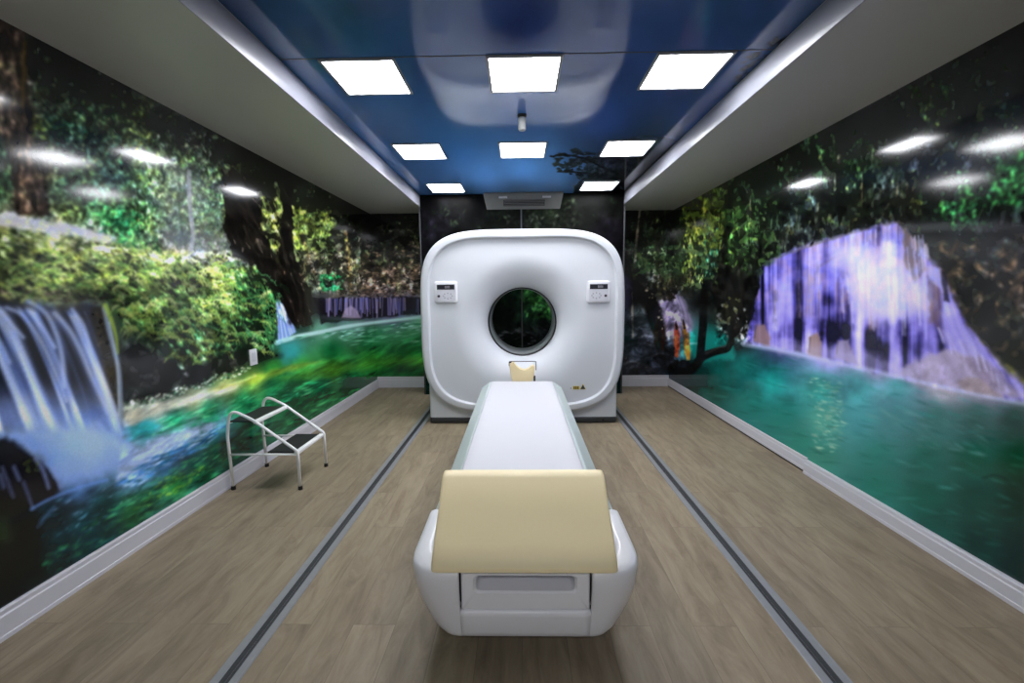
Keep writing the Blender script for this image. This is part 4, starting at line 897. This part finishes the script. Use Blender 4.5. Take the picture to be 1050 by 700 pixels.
bmesh.ops.bevel(bm, geom=[e for e in bm.edges if abs(e.verts[0].co.x) > 1 and abs(e.verts[1].co.x) > 1 and abs(e.verts[0].co.z - e.verts[1].co.z) > 0.1], offset=0.03, segments=4, profile=0.5, affect='EDGES')
from_bm('base_cover', bm, M['gantry'], gan, smooth=True, angle=45)
bm = bmesh.new(); bm_box(bm, (-1.006, 0.058, 0.0), (1.006, 0.83, 0.066), 0.02, 3)
pl = from_bm('plinth', bm, M['dark'], gan, smooth=True, angle=45)
bm = bmesh.new(); lathe(bm, [(0.014, 0.060), (0.014, 0.052), (0.004, 0.050)], (0.86, 0, 0.036), 'y', 16); from_bm('bolt', bm, M['black'], pl)
# control panels
def rrect(w, h, r, n=5):
    out = []
    for cx, cy, a0 in ((w - r, h - r, 0), (-w + r, h - r, 90), (-w + r, -h + r, 180), (w - r, -h + r, 270)):
        for k in range(n + 1):
            a = R_(a0 + 90 * k / n); out.append((cx + r * math.cos(a), cy + r * math.sin(a)))
    return out
def bevplate(bm, cx, cz, w, h, r, y0, y1, bev=0.006):
    """rounded plate facing the camera from depth y1 (back) to y0 (front)"""
    L = [(rrect(w, h, r), y1), (rrect(w, h, r), y0 + bev), (rrect(w - bev * 0.3, h - bev * 0.3, r), y0 + bev * 0.3), (rrect(w - bev, h - bev, max(r - bev, 0.002)), y0)]
    rings = [[bm.verts.new((cx + u, y, cz + v)) for u, v in p] for p, y in L]; n = len(rings[0])
    for a, b in zip(rings, rings[1:]):
        for k in range(n): bm.faces.new((a[k], a[(k + 1) % n], b[(k + 1) % n], b[k]))
    bm.faces.new(rings[-1]); bm.faces.new(rings[0][::-1])
for side, cx, cz in ((-1, -0.792, 1.412), (1, 0.788, 1.402)):
    bm = bmesh.new(); bevplate(bm, cx, cz, 0.120, 0.113, 0.028, FACE - 0.022, FACE + 0.004, 0.010)
    p = from_bm('control_panel', bm, M['panelwhite'], gan, smooth=True, angle=40)
    bm = bmesh.new(); bevplate(bm, cx + 0.002, cz - 0.004, 0.098, 0.090, 0.012, FACE - 0.0235, FACE - 0.0215, 0.001); from_bm('keypad', bm, M['base'], p)
    bm = bmesh.new(); bm_box(bm, (cx - 0.090, FACE - 0.0255, cz + 0.028), (cx + 0.092, FACE - 0.0225, cz + 0.078)); from_bm('display', bm, M['screen'], p)
    bm = bmesh.new()
    for k in range(5): bm_box(bm, (cx - 0.008 + k * 0.011, FACE - 0.027, cz + 0.040), (cx - 0.001 + k * 0.011, FACE - 0.0252, cz + 0.066))
    from_bm('readout', bm, M['digit'], p)
    kx = cx + side * 0.072
    bm = bmesh.new(); lathe(bm, [(0.014, FACE - 0.0225), (0.014, FACE - 0.032), (0.011, FACE - 0.036)], (kx, 0, cz - 0.040), 'y', 20); from_bm('knob', bm, M['knob'], p, smooth=True, angle=40)
    for k in range(8):
        a = k / 8 * 2 * math.pi; bx_, bz_ = cx - side * 0.022 + 0.046 * math.cos(a), cz - 0.038 + 0.028 * math.sin(a)
        bm = bmesh.new(); lathe(bm, [(0.0085, FACE - 0.0225), (0.0085, FACE - 0.026), (0.006, FACE - 0.027)], (bx_, 0, bz_), 'y', 12); from_bm('button', bm, M['button'], p, smooth=True, angle=40)
# faint lettering strip, illegible in the photograph
bm = bmesh.new(); x = -0.115
for k in range(9):
    w_ = 0.012 + 0.006 * ((k * 7) % 3)
    bm_box(bm, (x, FACE - 0.001, 1.868), (x + w_, FACE + 0.001, 1.884)); x += w_ + 0.008
lt = from_bm('lettering', bm, mat('faint_grey_letters', (196, 198, 206), 0.4, noise=0.02), gan)
# stickers low on the right
bm = bmesh.new(); lathe(bm, [(0.010, FACE), (0.010, FACE - 0.0015)], (0.512, 0, 0.386), 'y', 16); from_bm('dot_sticker', bm, M['button'], gan)
bm = bmesh.new(); bm_box(bm, (0.532, FACE - 0.0015, 0.372), (0.602, FACE + 0.001, 0.410)); ws = from_bm('warning_sticker', bm, M['yellow'], gan)
bm = bmesh.new()
for k in range(3): bm_box(bm, (0.538 + k * 0.020, FACE - 0.003, 0.376), (0.554 + k * 0.020, FACE - 0.001, 0.406))
from_bm('print', bm, M['brown'], ws)
bm = bmesh.new(); prism(bm, [(0.606, 0.372), (0.672, 0.372), (0.639, 0.434)], FACE - 0.0015, FACE + 0.001, 'y'); wt = from_bm('warning_triangle', bm, M['yellow'], gan)
bm = bmesh.new(); prism(bm, [(0.612, 0.3755), (0.666, 0.3755), (0.639, 0.426)], FACE - 0.003, FACE - 0.001, 'y'); from_bm('print', bm, M['dark'], wt)

# ------------------------------------------------------------------ patient table
TX = 0.012
tab = thing('patient_table', 'white motorised patient table pointing at the scanner ring', 'examination table', (TX, 0, 0))
bm = bmesh.new(); bm_box(bm, (-0.26, 1.78, 0.0), (0.26, 4.30, 0.05), 0.01); from_bm('floor_plate', bm, M['dark'], tab, smooth=True, angle=45)
bm = bmesh.new()                                # pedestal body, narrower towards the floor
sec = [(-0.27, 0.05), (0.27, 0.05), (0.33, 0.16), (0.365, 0.34), (0.365, 0.385), (-0.365, 0.385), (-0.365, 0.34), (-0.33, 0.16)]
A = [bm.verts.new((x * 1.03, 1.70, z)) for x, z in sec]; B = [bm.verts.new((x * 0.96, 4.40, z)) for x, z in sec]
for k in range(8): bm.faces.new((A[k], A[(k + 1) % 8], B[(k + 1) % 8], B[k]))
bm.faces.new(A[::-1]); bm.faces.new(B)
bmesh.ops.bevel(bm, geom=list(bm.edges), offset=0.02, segments=3, profile=0.5, affect='EDGES')
from_bm('pedestal', bm, M['table'], tab, smooth=True, angle=45)
# pale side rails, sloped tops, in two lengths each
def rail_piece(s, ya, yb):
    bm = bmesh.new(); rings = []
    for y in (ya, yb):
        f = (y - 1.9) / 2.5; xo = 0.418; zo = 0.392 + 0.028 * f
        prof = [(0.29, 0.30), (xo - 0.015, 0.30), (xo, 0.32), (xo, zo - 0.008), (xo - 0.010, zo), (0.338, 0.470), (0.326, 0.474), (0.29, 0.474)]
        rings.append([bm.verts.new((s * u, y, v)) for u, v in prof])
    n = len(rings[0])
    for k in range(n): bm.faces.new((rings[0][k], rings[0][(k + 1) % n], rings[1][(k + 1) % n], rings[1][k]))
    bm.faces.new(rings[0]); bm.faces.new(rings[1][::-1])
    bmesh.ops.recalc_face_normals(bm, faces=bm.faces)
    es = [e for e in bm.edges if abs(e.verts[0].co.y - e.verts[1].co.y) > 0.1]
    bmesh.ops.bevel(bm, geom=es, offset=0.006, segments=2, profile=0.5, affect='EDGES')
    return from_bm('side_rail', bm, M['rail'], tab, smooth=True, angle=40)
for s in (-1, 1):
    rail_piece(s, 1.905, 3.232); rail_piece(s, 3.236, 4.41)
bm = bmesh.new(); bm_box(bm, (-0.285, 1.64, 0.44), (0.285, 4.24, 0.486), 0.012); from_bm('cradle', bm, M['table'], tab, smooth=True, angle=45)
# foot end: pieces of one boat-shaped hull, split by the joints the photo shows
def plan(w, f, n=20, rad=0.15):
    """half outline (x>=0) from the centre of the front edge round to the side: points (x, y)"""
    rad = min(rad, w - 0.248); xs = 0.243
    out = [(xs * k / 8, f) for k in range(9)]
    out += [(xs + (w - rad - xs) * k / 4, f + 0.0 * k) for k in range(1, 5)]
    for k in range(1, n + 1):
        a = k / n * math.pi / 2
        out.append((w - rad + rad * math.sin(a) ** 0.85, f + rad * 1.15 * (1 - math.cos(a) ** 0.85)))
    y0 = out[-1][1]
    for k in range(1, 5): out.append((w, y0 + (1.90 - y0) * k / 4))
    return out
LEV = [(0.098, 0.285, 1.500), (0.108, 0.330, 1.490), (0.128, 0.362, 1.483), (0.160, 0.388, 1.477), (0.200, 0.408, 1.470), (0.240, 0.423, 1.463), (0.285, 0.434, 1.456), (0.330, 0.440, 1.450),
       (0.362, 0.442, 1.448), (0.380, 0.439, 1.450), (0.391, 0.431, 1.457), (0.396, 0.416, 1.472), (0.397, 0.388, 1.50), (0.397, 0.345, 1.535)]
def hull_piece(name, lev, u0, u1, off=0.0, sides=(1,), parent=tab, mt=None, th=0.014):
    bm = bmesh.new()
    rows = []
    for z, w, f in lev:
        h = plan(w, f + off); full = [(-x, y) for x, y in h[::-1]] + h[1:]
        rows.append([(x, y, z) for x, y in full])
    n = len(rows[0]); c = n // 2
    i0, i1 = c + u0, c + u1
    V = [[bm.verts.new(r[k]) for k in range(i0, i1 + 1)] for r in rows]
    for a, b in zip(V, V[1:]):
        for k in range(len(a) - 1): bm.faces.new((a[k], a[k + 1], b[k + 1], b[k]))
    bmesh.ops.recalc_face_normals(bm, faces=bm.faces)
    # make normals point outwards (towards the camera / sides)
    s = sum((f.normal.dot(f.calc_center_median() - Vector((0, 1.8, 0.25))) for f in bm.faces))
    if s < 0: bmesh.ops.reverse_faces(bm, faces=bm.faces)
    me = bpy.data.meshes.new(name); bm.to_mesh(me); bm.free()
    o = link(name, me, mt or M['table'], parent, True)
    md = o.modifiers.new('thickness', 'SOLIDIFY'); md.thickness = th; md.offset = -1
    return o
NU = 36
hull_piece('foot_cover', LEV, 8, NU)            # right arm
hull_piece('foot_cover', LEV, -NU, -8)          # left arm
hull_piece('bumper', [l for l in LEV if l[0] < 0.21] + [(0.220, 0.412, 1.468), (0.226, 0.413, 1.480), (0.227, 0.414, 1.50)], -8, 8)
# handle plate with a recessed grip slot
bm = bmesh.new()
def loop(w, h, r, cz, y): return [bm.verts.new((u, y, cz + v)) for u, v in rrect(w, h, r, 6)]
cz = 0.306
L0 = loop(0.238, 0.076, 0.008, cz, 1.625); L1 = loop(0.238, 0.076, 0.008, cz, 1.476); L2 = loop(0.232, 0.070, 0.010, cz, 1.470)
L3 = loop(0.192, 0.036, 0.020, cz + 0.026, 1.470); L4 = loop(0.184, 0.030, 0.018, cz + 0.026, 1.478); L5 = loop(0.180, 0.028, 0.018, cz + 0.028, 1.62)
rs = [L0, L1, L2, L3, L4, L5]
for a, b in zip(rs, rs[1:]):
    n = len(a)
    for k in range(n): bm.faces.new((a[k], a[(k + 1) % n], b[(k + 1) % n], b[k]))
bm.faces.new(L5); bm.faces.new(L0[::-1])
from_bm('grip_plate', bm, M['table'], tab, smooth=True, angle=35)
bm = bmesh.new(); bm_box(bm, (-0.27, 1.63, 0.13), (0.27, 1.88, 0.380), 0.01); from_bm('foot_frame', bm, M['dark'], tab)
bm = bmesh.new(); bm_box(bm, (-0.35, 1.535, 0.384), (0.35, 1.90, 0.395), 0.002); from_bm('foot_deck', bm, M['table'], tab)

# ------------------------------------------------------------------ sheet-covered mattress on the cradle
bm = bmesh.new()
poly2 = fillet([(-0.345, 0.488), (-0.345, 0.512), (-0.30, 0.518), (0.30, 0.518), (0.345, 0.512), (0.345, 0.488)], 0.008, 4)
NY = 40; rings = []
base_pts = [(-0.347, 0.488), (-0.350, 0.498), (-0.347, 0.509), (-0.335, 0.515), (-0.28, 0.517), (-0.14, 0.516), (0, 0.515), (0.14, 0.516), (0.28, 0.517), (0.335, 0.515), (0.347, 0.509), (0.350, 0.498), (0.347, 0.488)]
rr = random.Random(5)
for k in range(NY + 1):
    f = k / NY; y = 1.655 + (4.30 - 1.655) * f; s = 1.0 + 0.005 * f
    e = min(1, min(f, 1 - f) * 60)
    rings.append([bm.verts.new((0.006 + 0.010 * f + u * s * 0.892 + (rr.uniform(-0.0015, 0.0015)), y, 0.4865 + (v - 0.488) * (0.6 + 0.4 * e) + (rr.uniform(-0.0006, 0.0006) if v > 0.51 else 0))) for u, v in base_pts])
n = len(base_pts)
for a, b in zip(rings, rings[1:]):
    for k in range(n): bm.faces.new((a[k], a[(k + 1) % n], b[(k + 1) % n], b[k]))
bm.faces.new(rings[0]); bm.faces.new(rings[-1][::-1])
o = from_bm('mattress', bm, M['sheet'], None, smooth=True, angle=60)
o['label'] = 'long thin white sheeted mattress pad lying on the patient table'; o['category'] = 'mattress'

# ------------------------------------------------------------------ tan wedge cushion over the foot end
prof = [(1.452, 0.394), (1.436, 0.402), (1.437, 0.418), (1.50, 0.472), (1.60, 0.557), (1.700, 0.641), (1.722, 0.652), (1.748, 0.654), (1.772, 0.643), (1.90, 0.560), (1.94, 0.532), (1.936, 0.5205), (1.64, 0.5205), (1.60, 0.50), (1.50, 0.402)]
bm = bmesh.new(); rows = []
for x, ins in ((-0.337, 0.012), (-0.334, 0.005), (-0.328, 0.001), (-0.31, 0.0), (-0.15, 0), (0, 0), (0.15, 0), (0.31, 0.0), (0.328, 0.001), (0.334, 0.005), (0.337, 0.012)):
    cy, cz_ = 1.68, 0.53; row = []
    for y, z in prof:
        d = math.hypot(y - cy, z - cz_); k = 1 - ins / d
        row.append(bm.verts.new((x + 0.008, cy + (y - cy) * k, cz_ + (z - cz_) * k)))
    rows.append(row)
n = len(prof)
for a, b in zip(rows, rows[1:]):
    for k in range(n): bm.faces.new((a[k], a[(k + 1) % n], b[(k + 1) % n], b[k]))
bm.faces.new(rows[0]); bm.faces.new(rows[-1][::-1])
o = from_bm('wedge_cushion', bm, M['tan'], None, smooth=True, angle=50)
o['label'] = 'tan vinyl wedge cushion lying over the near end of the patient table'; o['category'] = 'cushion'

# ------------------------------------------------------------------ head holder at the far end
hh = thing('head_holder', 'cream foam head holder with a scooped top at the far end of the table', 'headrest', (0.022, 4.315, 0.486))
bm = bmesh.new()
def scoop(s, z0):
    P = [(-0.098 * s, z0), (-0.118 * s, z0 + 0.055), (-0.128 * s, z0 + 0.12), (-0.135 * s, z0 + 0.185), (-0.128 * s, z0 + 0.198), (-0.112 * s, z0 + 0.195)]
    for k in range(13):
        t = -1 + 2 * k / 12; P.append((t * 0.098 * s, z0 + 0.128 + 0.062 * abs(t) ** 2.2 - (0.022 * t if True else 0)))
    P += [(0.118 * s, z0 + 0.168), (0.128 * s, z0 + 0.155), (0.122 * s, z0 + 0.10), (0.112 * s, z0 + 0.05), (0.098 * s, z0)]
    return P
rows = []
for y, s in ((0.0, 0.965), (0.004, 0.99), (0.012, 1.0), (0.088, 1.0), (0.096, 0.99), (0.10, 0.965)):
    rows.append([bm.verts.new((u, y, v)) for u, v in scoop(s, 0.002)])
n = len(rows[0])
for a, b in zip(rows, rows[1:]):
    for k in range(n): bm.faces.new((a[k], a[(k + 1) % n], b[(k + 1) % n], b[k]))
bm.faces.new(rows[0][::-1]); bm.faces.new(rows[-1])
from_bm('foam_body', bm, M['cream'], hh, smooth=True, angle=50)
bm = bmesh.new(); tube(bm, fillet([(-0.137, 0.05, 0.165), (-0.137, 0.05, 0.212), (0.139, 0.05, 0.212), (0.139, 0.05, 0.12)], 0.012, 4), 0.0042, 8); from_bm('wire_frame', bm, M['black'], hh, smooth=True)
bm = bmesh.new(); bm_box(bm, (0.112, 0.006, 0.002), (0.132, 0.016, 0.07), 0.003); from_bm('strap', bm, M['black'], hh)
bm = bmesh.new(); bm_box(bm, (-0.137, 0.03, 0.196), (-0.112, 0.05, 0.214), 0.004); from_bm('clip', bm, M['dark'], hh)

# ------------------------------------------------------------------ step stool
stl = thing('step_stool', 'white tubular two-step stool with black treads by the left wall', 'step stool', (-2.09, 2.94, 0))
XF, DY = 0.487, 0.415       # front legs, spacing along the wall
rt = 0.0105
for k, y in enumerate((0.0, DY)):
    bm = bmesh.new()
    pts = fillet([(0.0, y, 0.018), (-0.012, y, 0.40), (0.020, y, 0.600), (0.185, y, 0.515), (XF + 0.002, y, 0.285), (XF + 0.004, y, 0.018)], [0.4, 0.06, 0.4, 0.045], 8)
    tube(bm, pts, rt, 12); from_bm('side_frame', bm, M['steel'], stl, smooth=True)
    bm = bmesh.new(); tube(bm, [(-0.006, y, 0.262), (XF - 0.004, y, 0.262)], 0.008, 10); from_bm('brace', bm, M['steel'], stl, smooth=True)
    for x in (0.0, XF + 0.004):
        bm = bmesh.new(); lathe(bm, [(0.015, 0), (0.016, 0.004), (0.0145, 0.026), (0.012, 0.028)], (x, y, 0), 'z', 16); from_bm('foot', bm, M['black'], stl, smooth=True, angle=40)
bm = bmesh.new(); bm_box(bm, (XF - 0.030, 0.006, 0.255), (XF + 0.002, DY - 0.006, 0.283), 0.006)
bm_box(bm, (XF - 0.232, 0.010, 0.256), (XF - 0.218, DY - 0.010, 0.272), 0.004); from_bm('tread_bar', bm, M['steel'], stl, smooth=True, angle=40)
bm = bmesh.new(); bm_box(bm, (XF - 0.222, 0.008, 0.268), (XF - 0.026, DY - 0.008, 0.279), 0.003); from_bm('tread', bm, M['tread'], stl)
bm = bmesh.new(); bm_box(bm, (0.180, 0.004, 0.486), (0.208, DY - 0.004, 0.514), 0.006); bm_box(bm, (0.0, 0.008, 0.488), (0.012, DY - 0.008, 0.502), 0.004); from_bm('tread_bar', bm, M['steel'], stl, smooth=True, angle=40)
bm = bmesh.new(); bm_box(bm, (0.008, 0.008, 0.498), (0.184, DY - 0.008, 0.509), 0.003); from_bm('tread', bm, M['tread'], stl)

# ------------------------------------------------------------------ floor tracks
for lab, xa, xb in (('grey metal floor track left of the patient table', -1.142, -1.034), ('grey metal floor track right of the patient table', 1.074, 1.184)):
    t = thing('floor_track', lab, 'floor track', ((xa + xb) / 2, 0, 0), 'metal tracks set along the floor')
    w = (xb - xa) / 2
    bm = bmesh.new()
    prof = [(-w, 0), (-w, 0.002), (-w + 0.003, 0.004), (-0.020, 0.004), (-0.018, 0.0015), (0.018, 0.0015), (0.020, 0.004), (w - 0.010, 0.004), (w - 0.008, 0.002), (w - 0.006, 0.004), (w - 0.002, 0.004), (w, 0)]
    prism(bm, prof, YF + 0.02, YB - 0.03, 'y'); from_bm('channel', bm, M['alu'], t)
    bm = bmesh.new()
    for u0, u1, h in ((-0.0175, -0.007, 0.0032), (-0.005, 0.004, 0.0042), (0.006, 0.0175, 0.0032)): bm_box(bm, (u0, YF + 0.03, 0.0014), (u1, YB - 0.04, h))
    from_bm('insert', bm, M['groove'], t)

# ------------------------------------------------------------------ small fittings
sp = thing('wall_switch', 'small upright white switch plate on the left wall above the stool', 'switch', (XL, 3.373, 0.907))
bm = bmesh.new(); bm_box(bm, (0.0005, -0.046, -0.064), (0.011, 0.046, 0.064), 0.004); from_bm('plate', bm, M['panelwhite'], sp, smooth=True, angle=40)
bm = bmesh.new(); bm_box(bm, (0.010, -0.026, -0.036), (0.015, 0.026, 0.036), 0.003); from_bm('rocker', bm, M['base'], sp, smooth=True, angle=40)
sn = thing('ceiling_sensor', 'small ivory cylindrical sensor hanging from the blue ceiling', 'sensor', (0.026, 3.33, ZC))
bm = bmesh.new(); lathe(bm, [(0.034, 0.0), (0.034, -0.012), (0.028, -0.020)], (0, 0, 0), 'z', 24); from_bm('mount', bm, M['dark'], sn, smooth=True, angle=40)
bm = bmesh.new(); lathe(bm, [(0.026, -0.018), (0.028, -0.024), (0.028, -0.098), (0.024, -0.108), (0.008, -0.112)], (0, 0, 0), 'z', 24); from_bm('body', bm, M['sensor'], sn, smooth=True, angle=40)
vt = thing('air_vent', 'grey slanted air conditioner outlet where the back wall meets the ceiling', 'air vent', (0.055, YB, 2.50))
bm = bmesh.new(); prism(bm, [(-0.004, 0.0), (-0.012, -0.002), (-0.098, 0.178), (-0.100, 0.198), (-0.004, 0.198)], -0.52, 0.52, 'x')
for v in bm.verts:
    if v.co.z < 0.1: v.co.x *= 0.93
from_bm('housing', bm, M['vent'], vt)
nrm = Vector((0, -0.86, -0.41)).normalized()
def onslope(u): return Vector((0, -0.012 - 0.086 * u, -0.002 + 0.18 * u))
bm = bmesh.new()
def slopebox(x0, x1, u0, u1, h):
    p = [onslope(u0), onslope(u1)]
    V = []
    for x in (x0, x1):
        for q in p:
            for k in (-0.002, h):
                d = q + nrm * k; V.append(bm.verts.new((x, d.y, d.z)))
    for f in ((0, 1, 3, 2), (4, 6, 7, 5), (0, 4, 5, 1), (2, 3, 7, 6), (0, 2, 6, 4), (1, 5, 7, 3)): bm.faces.new([V[i] for i in f])
slopebox(-0.26, 0.28, 0.22, 0.62, 0.002); from_bm('grille_opening', bm, M['ventdark'], vt)
for u in (0.28, 0.38, 0.48, 0.57):
    bm = bmesh.new(); slopebox(-0.25, 0.27, u, u + 0.022, 0.008); from_bm('louvre', bm, M['vent'], vt)
for x in (-0.32, 0.25):
    bm = bmesh.new(); slopebox(x, x + 0.11, 0.74, 0.86, 0.012); from_bm('latch', bm, M['frame'], vt)

# ------------------------------------------------------------------ world and output look
w = bpy.data.worlds.new('World'); SC.world = w; w.use_nodes = True
w.node_tree.nodes['Background'].inputs['Color'].default_value = (0.02, 0.02, 0.02, 1)
w.node_tree.nodes['Background'].inputs['Strength'].default_value = 0.0
SC.view_settings.view_transform = 'Standard'; SC.view_settings.look = 'None'
SC.view_settings.gamma = 1.0; SC.view_settings.use_curve_mapping = False
SC.view_settings.exposure = 1.45
SC.cycles.max_bounces = 8; SC.cycles.diffuse_bounces = 5; SC.cycles.glossy_bounces = 4
SC.cycles.sample_clamp_indirect = 8.0
